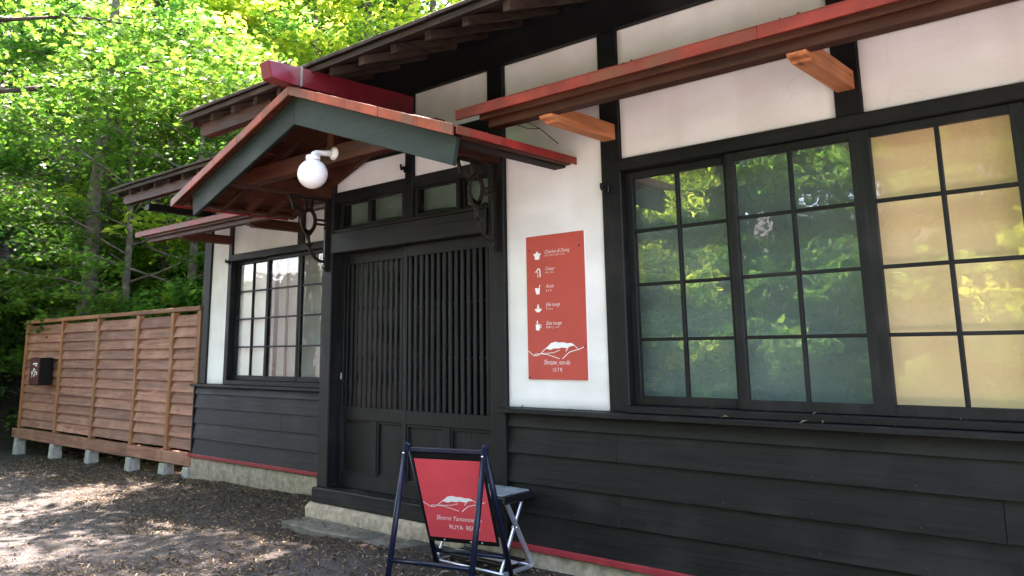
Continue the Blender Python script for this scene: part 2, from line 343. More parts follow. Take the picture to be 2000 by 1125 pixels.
struct(link('bounce_road', mesh_from(np.stack([RX, RY, gz(RX, RY)+.02], -1).reshape(-1, 3).tolist(), RF.tolist(), True), None, (0, 0, 0), simple('bounce_gravel', (.38, .36, .365), .95, 0, .3, 25, .5, (.28, .265, .27), (.45, .65))))  # unseen pale strip, added to bounce sunlight up onto the facade and eaves
G = lambda x, y: float(gz(x, y))

# ------------------------------------------------------------------ the house
house = thing('timber_house', (-4.3, 1.5, 0), 'black timber and white plaster house with red edged porch and canopies', 'house')
BK = lambda a: wood('black', a)
RCS = 0.91                       # the side wing stands back by this much
ZL = 3.21                        # underside of wall plate
# posts
def post(x0, x1, z0, z1, y0=0.0, y1=.12): return box('post', x0, x1, y0, y1, z0, z1, BK('z'), house, .006)
post(-5.345, -5.22, .33, ZL, -.012); post(-3.55, -3.41, .33, ZL, -.008); post(-2.645, -2.51, .985, ZL); post(-1.27, -1.145, 2.41, ZL)
post(.10, .23, 2.41, ZL); post(1.5, 1.63, .985, ZL); post(-4.385, -4.296, 2.26, ZL)
# horizontal timbers of the front block
def rail(name, x0, x1, z0, z1, y0, y1=.11): return box(name, x0, x1, y0, y1, z0, z1, BK('x'), house, .005)
rail('wall_plate', -5.35, 1.7, ZL, 3.47, -.02, .12)
rail('head_beam', -2.51, 1.5, 2.338, 2.41, -.022)
for a, b in ((-5.22, -4.385), (-4.296, -3.55), (-3.41, -2.645), (-2.51, -1.27), (-1.145, .10), (.23, 1.5)): rail('tie_rail', a, b, 2.78, 2.88, .004)
rail('lintel', -5.22, -3.55, 2.09, 2.25, -.028); rail('transom_head', -5.22, -4.385, 2.495, 2.58, .002); rail('transom_head', -4.296, -3.55, 2.495, 2.58, .002)
box('transom_sill', -5.22, -3.55, -.004, .10, 2.253, 2.28, BK('x'), house)
# plaster panels, each its own piece
def panel(x0, x1, z0, z1, y=.022, th=.06): return box('plaster_panel', x0, x1, y, y+th, z0, z1, PLASTER, house, .003)
for a, b in ((-5.22, -4.385), (-4.296, -3.55)):
    panel(a, b, 2.58, 2.78); panel(a, b, 2.88, ZL)
panel(-3.41, -2.645, .985, 2.78); panel(-3.41, -2.645, 2.88, ZL)
for a, b in ((-2.51, -1.27), (-1.145, .10), (.23, 1.5)): panel(a, b, 2.41, 2.78); panel(a, b, 2.88, ZL)
# clapboards
def boards(x0, x1, y, joints, zs=(.955, .873, .721, .553, .386, .216)):
    for i in range(len(zs)-1):
        zt, zb = zs[i], zs[i+1]; cuts = [x0]+list(joints.get(i, ()))+[x1]
        for a, b in zip(cuts[:-1], cuts[1:]):
            a2 = a+.0012; b2 = b-.0012; j = random.uniform(-.002, .002); dz = random.uniform(-.002, .002)
            yt = y-.020; yb = y-.040+j
            hexa('clapboard', [(a2, yb, zb+dz), (b2, yb, zb-dz), (b2, y+.01, zb-dz), (a2, y+.01, zb+dz),
                               (a2, yt, zt+.012), (b2, yt, zt+.012), (b2, y+.01, zt+.012), (a2, y+.01, zt+.012)], BK('x'), house, .002)
def nails(x0, x1, y, zs):
    V = []; F = []
    for zb, zt in zip(zs[2:], zs[1:-1]):
        x = x0+.06
        while x < x1:
            z = zb+.028+random.uniform(-.004, .004); yy = y-.040+.020*(z-zb)/(zt-zb)-.0012; b = len(V); xx = x+random.uniform(-.015, .015)
            V += [(xx+.0042*math.cos(t), yy, z+.0042*math.sin(t)) for t in np.linspace(0, 2*math.pi, 8, endpoint=False)]; V.append((xx, yy-.0015, z))
            F += [(b+k, b+(k+1) % 8, b+8) for k in range(8)]; x += .4525
    c = Vector(((x0+x1)/2, y, .5)); o = link('nail_heads', mesh_from([Vector(v)-c for v in V], F), house, c, simple('nail_rust', (.05, .042, .035), .6, .3, .4, 30)); o['kind'] = 'stuff'
NZ = (.955, .873, .721, .553, .386, .216); nails(-3.378, 1.7, 0, NZ); nails(-8.925, -5.4, RCS, NZ)
boards(-3.378, 1.7, 0, {1: (-2.585, .35), 2: (-.75,), 3: (-2.575, .9), 4: (-.4,)})
boards(-8.925, -5.36, RCS, {2: (-7.2,)})
box('corner_trim', -3.408, -3.380, -.052, .02, .216, .952, BK('z'), house); box('corner_trim', -8.955, -8.93, RCS-.045, RCS+.05, .216, .952, BK('z'), house)
box('sill_ledge', -3.425, 1.7, -.085, .03, .955, .984, BK('x'), house, .004); box('window_sill', -2.51, 1.5, -.034, .1, .986, 1.022, BK('x'), house, .004)
box('sill_ledge', -8.975, -5.36, RCS-.085, RCS+.03, .955, .984, BK('x'), house, .004); box('window_sill', -8.33, -5.36, RCS-.034, RCS+.1, .986, 1.03, BK('x'), house, .004)
for a, b in zip(np.arange(-3.40, 1.7, 1.7), np.arange(-3.40, 1.7, 1.7)+1.7): box('red_flashing', a+.001, b-.001, -.058, .01, .184, .217, RED_STRIP, house, .003)
box('red_flashing', -9.0, -5.36, RCS-.058, RCS+.01, .184, .217, RED_STRIP, house, .003)
def rough_block(name, x0, x1, y0, y1, z0, z1, mat, parent, amp=.012, step=.09, round_=.02):
    bm = bmesh.new(); bm_box(bm, (0, 0, 0), (x1-x0, y1-y0, z1-z0), None, round_)
    L = max(x1-x0, y1-y0)
    for k in range(1, int(L/step)):
        co = -L/2+k*L/int(L/step); pl = ((co, 0, 0), (1, 0, 0)) if x1-x0 >= y1-y0 else ((0, co, 0), (0, 1, 0))
        bmesh.ops.bisect_plane(bm, geom=bm.verts[:]+bm.edges[:]+bm.faces[:], plane_co=pl[0], plane_no=pl[1])
    for zc in ((z1-z0)*-.2, (z1-z0)*.2): bmesh.ops.bisect_plane(bm, geom=bm.verts[:]+bm.edges[:]+bm.faces[:], plane_co=(0, 0, zc), plane_no=(0, 0, 1))
    for v in bm.verts: v.co += Vector((random.uniform(-.4, .4), random.uniform(-1, 1), random.uniform(-.4, .4)))*amp
    me = finish(bm)
    for p in me.polygons: p.use_smooth = True
    return link(name, me, parent, ((x0+x1)/2, (y0+y1)/2, (z0+z1)/2), mat)
rough_block('plinth', -3.40, 1.7, -.025, .3, -.35, .184, CONCRETE, house, .008)
rough_block('plinth', -9.02, -5.40, RCS-.03, RCS+.3, -.4, .184, CONCRETE, house, .008)
rough_block('door_plinth', -5.42, -3.41, -.075, .25, -.3, .218, CONCRETE, house, .008, .12, .03)
box('threshold', -5.36, -3.40, -.045, .14, .222, .328, BK('x'), house, .006)
# side wing frame
def lpost(x0, x1, z0, z1): return box('post', x0, x1, RCS, RCS+.12, z0, z1, BK('z'), house, .006)
lpost(-8.95, -8.79, .985, ZL); lpost(-8.41, -8.335, .985, ZL); lpost(-7.07, -6.96, 2.41, ZL); lpost(-5.75, -5.36, .33, ZL)
for a, b in ((-8.335, -7.07), (-6.96, -5.75)): box('tie_rail', a, b, RCS+.004, RCS+.11, 2.78, 2.88, BK('x'), house)
box('tie_rail', -8.79, -8.41, RCS+.004, RCS+.11, 2.78, 2.88, BK('x'), house)
box('wall_plate', -8.97, -5.36, RCS-.02, RCS+.12, ZL, 3.47, BK('x'), house); box('head_beam', -8.335, -5.75, RCS-.022, RCS+.11, 2.338, 2.41, BK('x'), house)
def lpanel(x0, x1, z0, z1): return box('plaster_panel', x0, x1, RCS+.022, RCS+.08, z0, z1, PLASTER, house, .003)
lpanel(-8.79, -8.41, .985, 2.78); lpanel(-8.79, -8.41, 2.88, ZL)
for a, b in ((-8.335, -7.07), (-6.96, -5.75)): lpanel(a, b, 2.41, 2.78); lpanel(a, b, 2.88, ZL)
# walls that close the block (gable ends, back, the step between the wings), inner floor
box('side_wall', -5.345, -5.27, .12, RCS+.12, .2, 3.45, PLASTER, house); box('side_wall', -8.95, -8.85, RCS+.12, 6.4, .0, 3.4, PLASTER, house)
box('side_wall', 1.63, 1.73, .12, 6.4, .0, 3.4, PLASTER, house); box('back_wall', -8.95, 1.73, 6.4, 6.5, .0, 3.4, PLASTER, house)
for a, b, c in ((-5.2, 1.62, .14), (-8.84, -5.2, RCS+.13)): box('inner_floor', a, b, c, 6.39, .18, .24, DARKROOM, house); box('inner_ceiling', a, b, c, 6.39, 2.62, 2.66, DARKROOM, house)
box('inner_wall', -8.84, 1.62, 1.9, 1.96, .24, 2.62, DARKROOM, house); box('inner_wall', -5.26, -5.2, .14, 1.9, .24, 2.62, DARKROOM, house); box('inner_wall', -2.62, -2.58, .14, 1.9, .24, 2.62, DARKROOM, house)
box('inner_wall', -3.5, -2.62, .10, .13, .3, 2.62, DARKROOM, house)

# windows: a sash is a part, its panes and glazing bars are sub-parts
def window(x0, x1, z0, z1, y, cols, rows, glass, bar=.018, stile=.045, railh=.05, thick=.034):
    bm = bmesh.new(); cx, cz = (x0+x1)/2, (z0+z1)/2
    def bb(a, b, c, d): bm_box(bm, ((a+b)/2-cx, 0, (c+d)/2-cz), (b-a, thick, d-c), None, .003)
    bb(x0, x0+stile, z0, z1); bb(x1-stile, x1, z0, z1); bb(x0+stile, x1-stile, z0, z0+railh); bb(x0+stile, x1-stile, z1-railh*.8, z1)
    w = link('window_sash', finish(bm), house, (cx, y+thick/2, cz), BK('z'))
    X = np.linspace(x0+stile, x1-stile, cols+1); Z = np.linspace(z0+railh, z1-railh*.8, rows+1)
    for k in range(1, cols): box('glazing_bar', X[k]-bar/2, X[k]+bar/2, y+.003, y+thick-.004, Z[0], Z[-1], BK('z'), w, .002)
    for k in range(1, rows): box('glazing_bar', X[0], X[-1], y+.0055, y+thick-.006, Z[k]-bar/2, Z[k]+bar/2, BK('x'), w, .002)
    for i in range(cols):
        for j in range(rows):
            bm2 = bmesh.new(); bm_box(bm2, (0, 0, 0), (X[i+1]-X[i], .003, Z[j+1]-Z[j]),
                Matrix.Rotation(random.uniform(-.006, .006), 3, 'Z') @ Matrix.Rotation(random.uniform(-.006, .006), 3, 'X'))
            link('pane', finish(bm2), w, ((X[i]+X[i+1])/2, y+thick*.6, (Z[j]+Z[j+1])/2), glass)
    return w
ZW0, ZW1 = 1.024, 2.336
window(-2.51, -1.852, ZW0, ZW1, .052, 2, 4, GLASS); window(-1.862, -1.180, ZW0, ZW1, .012, 2, 4, GLASS)
window(-1.186, -.505, ZW0, ZW1, .012, 2, 4, GLASS_T, stile=.055); window(-.515, .16, ZW0, ZW1, .052, 2, 4, GLASS_T)
window(.155, .83, ZW0, ZW1, .012, 2, 4, GLASS); window(.825, 1.5, ZW0, ZW1, .052, 2, 4, GLASS)
yl = RCS+.03
window(-8.335, -7.64, 1.032, ZW1, yl+.035, 2, 4, GLASS_L); window(-7.66, -7.04, 1.032, ZW1, yl, 1, 4, GLASS_L); window(-7.06, -6.40, 1.032, ZW1, yl, 1, 4, GLASS_L); window(-6.42, -5.75, 1.032, ZW1, yl+.035, 2, 4, GLASS_L)
for x in (-7.36, -6.74, -6.1): box('inner_bar', x-.016, x+.016, yl+.06, yl+.08, 1.08, 2.32, BK('z'), house)
def curtain(x0, x1, y, z0, z1, mat, amp=.012, fold=.11):
    n = max(12, int((x1-x0)/.02)); V = []; F = []
    for k in range(n+1):
        x = x0+(x1-x0)*k/n
        for t, (z) in enumerate((z0, (z0+z1)/2, z1)):
            V.append((x-(x0+x1)/2, amp*math.sin(2*math.pi*x/fold+math.sin(x*9))*(1-.3*t), z-(z0+z1)/2))
    for k in range(n):
        for t in range(2): a = k*3+t; F.append((a, a+3, a+4, a+1))
    return link('curtain', mesh_from(V, F, True), house, ((x0+x1)/2, y, (z0+z1)/2), mat)
curtain(-2.575, -1.15, .19, .6, 2.5, GREENBLIND, .003, .6); curtain(-1.17, 1.5, .17, .8, 2.5, TAN, .004, .5)
curtain(-8.32, -7.62, RCS+.115, 1.0, 2.4, WHITECUR, .004, .3); curtain(-7.6, -5.75, RCS+.15, 1.0, 2.4, GREYCUR, .002, .4)

# transom lights over the door
for a, b, y in ((-5.21, -4.80, .045), (-4.82, -4.39, .012), (-4.29, -3.83, .012), (-3.85, -3.56, .045)): window(a, b, 2.283, 2.493, y, 1, 1, FROST, stile=.035, railh=.02)
curtain(-5.15, -3.6, .115, 2.26, 2.6, simple('frosted_film', (.30, .31, .28), .8, 0, .15, 3), .002, .6)

# sliding lattice doors
def door_leaf(x0, x1, y, nsl):
    th = .035; z0, z1 = .33, 2.088; bm = bmesh.new(); cx, cz = (x0+x1)/2, (z0+z1)/2; st = .042
    def bb(a, b, c, d, t=th): bm_box(bm, ((a+b)/2-cx, 0, (c+d)/2-cz), (b-a, t, d-c), None, .003)
    bb(x0, x0+st, z0, z1); bb(x1-st, x1, z0, z1); a, b = x0+st, x1-st
    bb(a, b, 2.005, z1); bb(a, b, .825, .918); bb(a, b, z0, .43); m = (a+b)/2; bb(m-.03, m+.03, .43, .825)
    d = link('door_leaf', finish(bm), house, (cx, y+th/2, cz), BK('z'))
    for p, q in ((a, m-.03), (m+.03, b)):
        box('door_panel', p, q, y+.020, y+.032, .43, .825, BK('z'), d, .001)
        for (u0, u1, w0, w1) in ((p, p+.018, .43, .825), (q-.018, q, .43, .825), (p+.018, q-.018, .43, .448), (p+.018, q-.018, .807, .825)):
            box('panel_moulding', u0, u1, y+.006, y+.020, w0, w1, BK('z' if w1-w0 > .1 else 'x'), d, .003)
    me = None
    for k in range(nsl):
        x = a+(b-a)*(k+.5)/nsl
        if me is None:
            o = box('lattice_slat', x-.0145, x+.0145, y+.002, y+.020, .918, 2.005, BK('z'), d, .003); me = o.data
        else: link('lattice_slat', me, d, (x, y+.011, (.918+2.005)/2))
    for z in (1.28, 1.655): box('lattice_rod', a, b, y+.0205, y+.028, z-.008, z+.008, BK('x'), d, .001)
    bm2 = bmesh.new(); bm_box(bm2, (0, 0, 0), (b-a, .003, 1.087)); link('pane', finish(bm2), d, (m, y+.031, (.918+2.005)/2), GLASS_L)
    return d
door_leaf(-5.225, -4.385, .090, 13); dr = door_leaf(-4.445, -3.545, .048, 14)
box('door_pull', -5.205, -5.195, .082, .0895, 1.12, 1.17, CHROME, house, .001)

# roofs --------------------------------------------------------------
def roof(x0, x1, ye, ze, yr, pitch, yback, xp):
    "one gabled roof: structure slab as the part, shingles, rafters and boards as its sub-parts"
    zr = ze+pitch*(yr-ye); th = .035
    V = [(x0, ye, ze-.06), (x1, ye, ze-.06), (x1, yr, zr-.06), (x0, yr, zr-.06), (x0, yback, ze-.06+.0), (x1, yback, ze-.06)]
    c = Vector(((x0+x1)/2, (ye+yr)/2, (ze+zr)/2)); V = [Vector(v)-c for v in V]
    W = [v+Vector((0, 0, th)) for v in V]
    F = [(0, 3, 2, 1), (3, 4, 5, 2), (6, 7, 8, 9), (9, 8, 11, 10), (0, 1, 7, 6), (4, 10, 11, 5), (0, 6, 9, 3), (3, 9, 10, 4), (1, 2, 8, 7), (2, 5, 11, 8)]
    r = link('roof', mesh_from(V+W, F), house, c, wood('under', 'x'))
    # shingle courses
    k = 0; x = x0-.01
    while x < x1:
        w = random.uniform(.28, .5); x2 = min(x+w, x1+.01); j = random.uniform(-.004, .004)
        slab('roof_shingle', [(x+.001, ye-.03+j, ze-.022+j), (x2-.001, ye-.03+j, ze-.022+j), (x2-.001, ye+.8, ze-.022+j+pitch*.83), (x+.001, ye+.8, ze-.022+j+pitch*.83)], .024, wood('grey_brown', 'y'), r, .003)
        x = x2
    slab('roof_covering', [(x0-.01, ye+.7, ze+.002+pitch*.74), (x1+.01, ye+.7, ze+.002+pitch*.74), (x1+.01, yr, zr+.02), (x0-.01, yr, zr+.02)], .02, RED_TIN_DULL, r)
    slab('roof_covering', [(x0-.01, yr, zr+.002), (x1+.01, yr, zr+.002), (x1+.01, yback+.03, ze-.02), (x0-.01, yback+.03, ze-.02)], .02, RED_TIN_DULL, r)
    box('ridge_cap', x0-.03, x1+.03, yr-.1, yr+.1, zr-.02, zr+.12, RED_TIN_DULL, r)
    x = x0
    while x < x1 - .1:                                  # eave edge boards under the shingles
        x2 = min(x+random.uniform(1.2, 1.9), x1)
        hexa('eave_board', [(x+.001, ye-.005, ze-.062), (x2-.001, ye-.005, ze-.062), (x2-.001, ye+.10, ze-.022), (x+.001, ye+.10, ze-.022),
                            (x+.001, ye-.005, ze-.024), (x2-.001, ye-.005, ze-.024), (x2-.001, ye+.10, ze+.010), (x+.001, ye+.10, ze+.010)], wood('grey_brown', 'x'), r, .002)
        x = x2
    n = int((x1-x0-.1)/.303)
    for k in range(n+1):
        x = x0+.06+k*.303; y0 = ye+.05; y1 = ye+1.12; z0 = ze-.066+pitch*.05; z1 = ze-.066+pitch*1.12
        hexa('rafter', [(x-.024, y0, z0-.058), (x+.024, y0, z0-.058), (x+.024, y1, z1-.058), (x-.024, y1, z1-.058),
                        (x-.024, y0, z0), (x+.024, y0, z0), (x+.024, y1, z1), (x-.024, y1, z1)], wood('grey_brown', 'y'), r, .003)
    # purlin under the rafter ends
    pts = [(x0+.13, ze-.115), (x0+.135, ze-.165), (x0+.20, ze-.190), (xp, ze-.190), (xp, ze-.085), (x0+.15, ze-.085)]
    prism('eave_purlin', pts, ye+.085, ye+.165, wood('red_brown', 'x'), r, .004)
    return r
roof(-6.02, 1.9, -.90, 3.20, 2.8, .40, 6.7, -4.9)
roof(-9.46, -6.06, .0, 3.20, 3.4, .40, 6.8, -6.2)
# tie beams that carry the wing's eave purlin
box('cantilever_beam', -8.93, -8.83, .16, RCS-.001, 2.905, 2.98, BK('y'), house)
box('cantilever_beam', -5.33, -5.23, -.72, -.021, 2.86, 2.965, BK('y'), house)
prism('gable_wall', [(.0, 3.45), (6.4, 3.45), (2.8, 4.55)], -5.30, -5.24, BK('y'), house, 0, 'yz'); prism('gable_wall', [(RCS, 3.45), (6.4, 3.45), (3.4, 4.45)], -8.95, -8.89, BK('y'), house, 0, 'yz'); prism('gable_wall', [(.0, 3.45), (6.4, 3.45), (2.8, 4.55)], 1.66, 1.72, BK('y'), house, 0, 'yz')

# canopies over the windows
def canopy(x0, x1, yw, brackets, cut_left):
    zt = 2.70; yf = yw-.66; zb = 2.86
    cp = slab('canopy', [(x0, yf, zt-.022), (x1, yf, zt-.022), (x1, yw-.001, zb-.02), (x0, yw-.001, zb-.02)], .018, wood('red_brown', 'x'), house)
    x = x0-.012
    while x < x1:
        x2 = min(x+random.uniform(.85, 1.0), x1+.01)
        slab('tin_sheet', [(x+.0008, yf-.016, zt-.003), (x2-.0008, yf-.016, zt-.003), (x2-.0008, yw-.002, zb), (x+.0008, yw-.002, zb)], .006, RED_TIN_DULL, cp, .001)
        box('tin_drip_edge', x+.0008, x2-.0008, yf-.017, yf-.003, zt-.058, zt-.0035, RED_TIN_DULL, cp, .002)
        x = x2
    box('canopy_fascia', x0+.15, x1, yf+.012, yf+.040, zt-.085, zt-.025, wood('red_brown', 'x'), cp)
    box('canopy_purlin', cut_left, x1-.05, yf+.045, yf+.115, zt-.130, zt-.03, wood('red_brown', 'x'), cp)
    for k in range(int((x1-x0)/.45)):
        x = x0+.25+k*.45
        hexa('canopy_rafter', [(x-.018, yf+.12, zt-.022), (x+.018, yf+.12, zt-.022), (x+.018, yw, zb-.062), (x-.018, yw, zb-.062), (x-.018, yf+.12, zt+.006), (x+.018, yf+.12, zt+.006), (x+.018, yw, zb-.022), (x-.018, yw, zb-.022)], wood('red_brown', 'y'), cp, .002)
    for bx in brackets:
        pts = [(yw-.605, 2.560), (yw-.595, 2.550), (yw-.555, 2.548), (yw-.550, 2.535), (yw-.001, 2.535), (yw-.001, 2.628), (yw-.50, 2.628), (yw-.505, 2.588), (yw-.605, 2.585)]
        prism('canopy_bracket', pts, bx-.043, bx+.043, wood('lit_orange' if yw < .5 else 'red_brown', 'y'), cp, .003, 'yz')
    return cp
canopy(-3.17, 1.75, 0, (-2.575, -1.21, .165, 1.565), -2.98)
canopy(-9.28, -5.40, RCS, (-8.37, -7.015), -9.08)

# porch over the door ------------------------------------------------
XC = -4.34; HS = 1.50; YF = -1.02; SL = .365; ZA = 3.045; ZE = ZA-SL*HS
porch = None
for s in (-1, 1):
    xe = XC+s*HS
    q = [(XC, YF+.01, ZA-.045), (xe, YF+.01, ZE-.045), (xe, -.001, ZE-.045), (XC, -.001, ZA-.045)]
    if s < 0: q = [q[1], q[0], q[3], q[2]]
    o = slab('porch_roof', q, .016, wood('red_brown', 'y'), house)
    porch = porch or o; pr = o
    n = 5                                                # tin sheets from ridge to eave
    ycuts = np.linspace(YF-.012, -.0005, 4)
    for k in range(3):
        a, b = ycuts[k]+.0008, ycuts[k+1]-.0008; x1_ = xe+s*.018; z1_ = ZE-SL*.018
        q = [(XC+s*.001, a, ZA-.026), (x1_, a, z1_-.026), (x1_, b, z1_-.026), (XC+s*.001, b, ZA-.026)]
        if s < 0: q = [q[1], q[0], q[3], q[2]]
        slab('tin_sheet', q, .006, RED_TIN, pr, .001)
        box('tin_drip_edge', min(x1_, x1_+s*.006), max(x1_, x1_+s*.006), a, b, z1_-.062, z1_-.016, RED_TIN, pr, .001)
    cuts = np.linspace(0, 1, 6)                          # verge strips along the gable edge
    for k in range(5):
        t0, t1 = cuts[k]+.001, cuts[k+1]-.001; xa, xb = XC+s*HS*t0, XC+s*HS*t1; za, zb = ZA-SL*HS*t0, ZA-SL*HS*t1; jz = random.uniform(-.002, .002)
        P = [(xa, YF-.020, za-.075), (xb, YF-.020, zb-.075), (xb, YF-.006, zb-.075), (xa, YF-.006, za-.075)]
        Q = [(p[0], p[1], p[2]+.060+jz) for p in P]
        if s < 0: P = [P[1], P[0], P[3], P[2]]; Q = [Q[1], Q[0], Q[3], Q[2]]
        hexa('verge_strip', P+Q, simple('orange_tin', (.25, .050, .022), .45, 0, .4, 8, .15, (.12, .055, .035), (.47, .66)), pr, .002)
    # layered timber edge under the eave
    for dz, dx, hh in (((.070, .02, .022), (.098, .06, .026)) if s > 0 else ((.070, .02, .022),)):
        x1_ = xe-s*dx; zc = ZE-dz+SL*dx
        box('eave_lath', min(x1_, x1_-s*.09), max(x1_, x1_-s*.09), YF+.07, -.002, zc, zc+hh, wood('red_brown' if dz < .08 else 'under', 'y'), pr, .003)
    for k in range(5):                                   # rafters
        y = YF+.16+k*.205
        a, b = XC+s*.03, xe-s*.08
        za, zb = ZA-SL*.03-.046, ZE+SL*.08-.046
        P = [(a, y-.022, za-.06), (b, y-.022, zb-.06), (b, y+.022, zb-.06), (a, y+.022, za-.06)]
        Q = [(p[0], p[1], p[2]+.06) for p in P]
        if s < 0: P = [P[1], P[0], P[3], P[2]]; Q = [Q[1], Q[0], Q[3], Q[2]]
        hexa('rafter', P+Q, wood('red_brown', 'x'), pr, .003)
    # roof boards seen from below
    nb = 9
    for k in range(nb):
        t0, t1 = (k+.03)/nb, (k+.97)/nb; xa, xb = XC+s*HS*t0, XC+s*HS*t1; za, zb = ZA-SL*HS*t0-.0462, ZA-SL*HS*t1-.0462; j = random.uniform(0, .004)
        P = [(xa, YF+.02, za-.012-j), (xb, YF+.02, zb-.012-j), (xb, -.003, zb-.012-j), (xa, -.003, za-.012-j)]
        Q = [(p[0], p[1], p[2]+.012+j) for p in P]
        if s < 0: P = [P[1], P[0], P[3], P[2]]; Q = [Q[1], Q[0], Q[3], Q[2]]
        hexa('roof_board', P+Q, wood('red_brown', 'y'), pr, .001)
    # bargeboard
    xo = XC+s*(1.475 if s > 0 else 1.285)
    zt = lambda x: ZA-.075-SL*abs(x-XC)*1.0
    zo = zt(xo)
    poly = [(XC+s*.0006, ZA-.075), (xo, zo), (xo-s*.03, zo-(.150 if s > 0 else .172)), (XC+s*.0006, ZA-.262)]
    prism('bargeboard', poly, -.985, -.955, wood('green', 'x'), pr, .003)
# ridge
prism('ridge_cap', [(-1.225, 3.150), (-1.195, 3.035), (-1.02, 3.030), (-.001, 3.030), (-.001, 3.185), (-.6, 3.165), (-1.02, 3.153)], XC-.055, XC+.055, RED_RIDGE, porch, .008, 'yz')
box('ridge_cap_top', XC-.066, XC+.066, -1.0, -.001, 3.176, 3.190, RED_RIDGE, porch, .003) if False else None
prism('ridge_seam', [(-.985, 3.028), (-.970, 3.028), (-.970, 3.160), (-.985, 3.158)], XC-.0585, XC+.0585, simple('seam_metal', (.30, .25, .22), .35, .4, .2, 9), porch, .001, 'yz')
for x in (-5.285, -3.475):
    box('porch_beam', x-.05, x+.05, -.88, -.0125, 2.535, 2.64, wood('red_brown', 'y'), porch, .004)
box('tie_beam', -5.42, -3.26, -.765, -.675, 2.545, 2.660, wood('red_brown', 'x'), porch, .004); box('king_post', XC+.04, XC+.11, -.755, -.685, 2.66, 2.91, wood('red_brown', 'z'), porch, .003)
for y in (-.44,): box('wall_purlin', XC-.05, XC+.05, -.94, -.003, 2.86, 2.94, wood('red_brown', 'y'), porch, .003)
for s in (-1, 1): box('side_purlin', XC+s*.97-.04, XC+s*.97+.04, -.94, -.003, 2.51+.02, 2.60, wood('red_brown', 'y'), porch, .003) if False else None

# cast-iron brackets under the porch beams
def iron_bracket(x):
    V = []; F = []; W = .016
    def strip(pts, w, closed=False):
        n = len(pts); pts = [Vector((p[0], p[1])) for p in pts]; L = []; Rr = []
        for i, p in enumerate(pts):
            t = (pts[(i+1) % n]-pts[i-1]) if closed else (pts[min(i+1, n-1)]-pts[max(i-1, 0)])
            t.normalize(); nn = Vector((-t.y, t.x)); ww = w[i] if isinstance(w, (list, tuple)) else w
            L.append(p+nn*ww/2); Rr.append(p-nn*ww/2)
        b = len(V)
        for i in range(n):
            for q, xx in ((L[i], -W/2), (Rr[i], -W/2), (Rr[i], W/2), (L[i], W/2)): V.append((xx, q.x, q.y))
        m = n if closed else n-1
        for i in range(m):
            j = (i+1) % n
            for k in range(4): F.append((b+i*4+k, b+j*4+k, b+j*4+(k+1) % 4, b+i*4+(k+1) % 4))
        if not closed: F.append((b, b+1, b+2, b+3)); F.append((b+(n-1)*4+3, b+(n-1)*4+2, b+(n-1)*4+1, b+(n-1)*4))
    strip([(-.010, 1.955), (-.010, 2.53)], .040); strip([(-.020, 2.520), (-.37, 2.522)], .020)
    ring = [(-.185+.062*math.cos(t), 2.345+.088*math.sin(t)) for t in np.linspace(0, 2*math.pi, 28, endpoint=False)]
    strip(ring, .026, True)
    strip([(-.355, 2.515), (-.335, 2.470), (-.315, 2.440), (-.268, 2.418), (-.235, 2.402)], [.030, .020, .050, .026, .03])
    strip([(-.225, 2.515), (-.208, 2.425)], .022); strip([(-.155, 2.515), (-.163, 2.425)], .022)
    strip([(-.122, 2.360), (-.028, 2.360)], .016); strip([(-.122, 2.325), (-.028, 2.325)], .016)
    strip([(-.225, 2.275), (-.19, 2.235), (-.180, 2.19), (-.178, 2.155)], [.03, .040, .024, .026]); strip([(-.145, 2.275), (-.175, 2.235)], .024)
    strip([(-.215, 2.165), (-.195, 2.150), (-.165, 2.150), (-.145, 2.165)], .020)
    strip([(-.178, 2.15), (-.160, 2.11), (-.120, 2.06), (-.075, 2.035), (-.028, 2.03)], .020)
    me = mesh_from([Vector((v[0], v[1]+.15, v[2]-2.24)) for v in V], F)
    bm = bmesh.new(); bm.from_mesh(me); bmesh.ops.recalc_face_normals(bm, faces=bm.faces); bm.to_mesh(me); bm.free()
    o = link('iron_bracket', me, porch, (x, -.15-.012, 2.24), IRON)
    for y, z in ((-.046, 1.98), (-.046, 2.06), (-.046, 2.30)):
        tube('bolt', [(x, y+.006, z), (x, y-.006, z)], .007, IRON, o, 8)
    return o
iron_bracket(-5.285); iron_bracket(-3.475)
# small black hooks beside the windows
for x, y, z in ((-2.60, -.0, 2.245), (-8.375, RCS, 2.33), (-4.36, 0, 2.64)):
    bm = bmesh.new(); bm_box(bm, (0, -.012, 0), (.036, .016, .045), None, .003); bm_box(bm, (-.012, -.030, .008), (.02, .04, .024), Matrix.Rotation(.5, 3, 'X'), .004); bm_box(bm, (-.018, -.042, .020), (.014, .014, .034), None, .003)
    link('shutter_hook', finish(bm), house, (x, y, z), BLACKP)

# step stone in front of the door
st = thing('step_stone', (-4.5, -.18, .06), 'flat cracked grey stone slab lying before the lattice door', 'step stone')
def flag(pts, z):
    prism('stone_slab', pts, z-.12, z, STEP_STONE, st, .008, 'xy')
flag([(-5.36, -.30), (-4.93, -.335), (-4.50, -.29), (-4.42, -.17), (-4.45, -.085), (-5.33, -.08)], .125); flag([(-4.49, -.295), (-4.15, -.33), (-3.78, -.345), (-3.72, -.22), (-3.75, -.09), (-4.44, -.085), (-4.41, -.17)], .118)

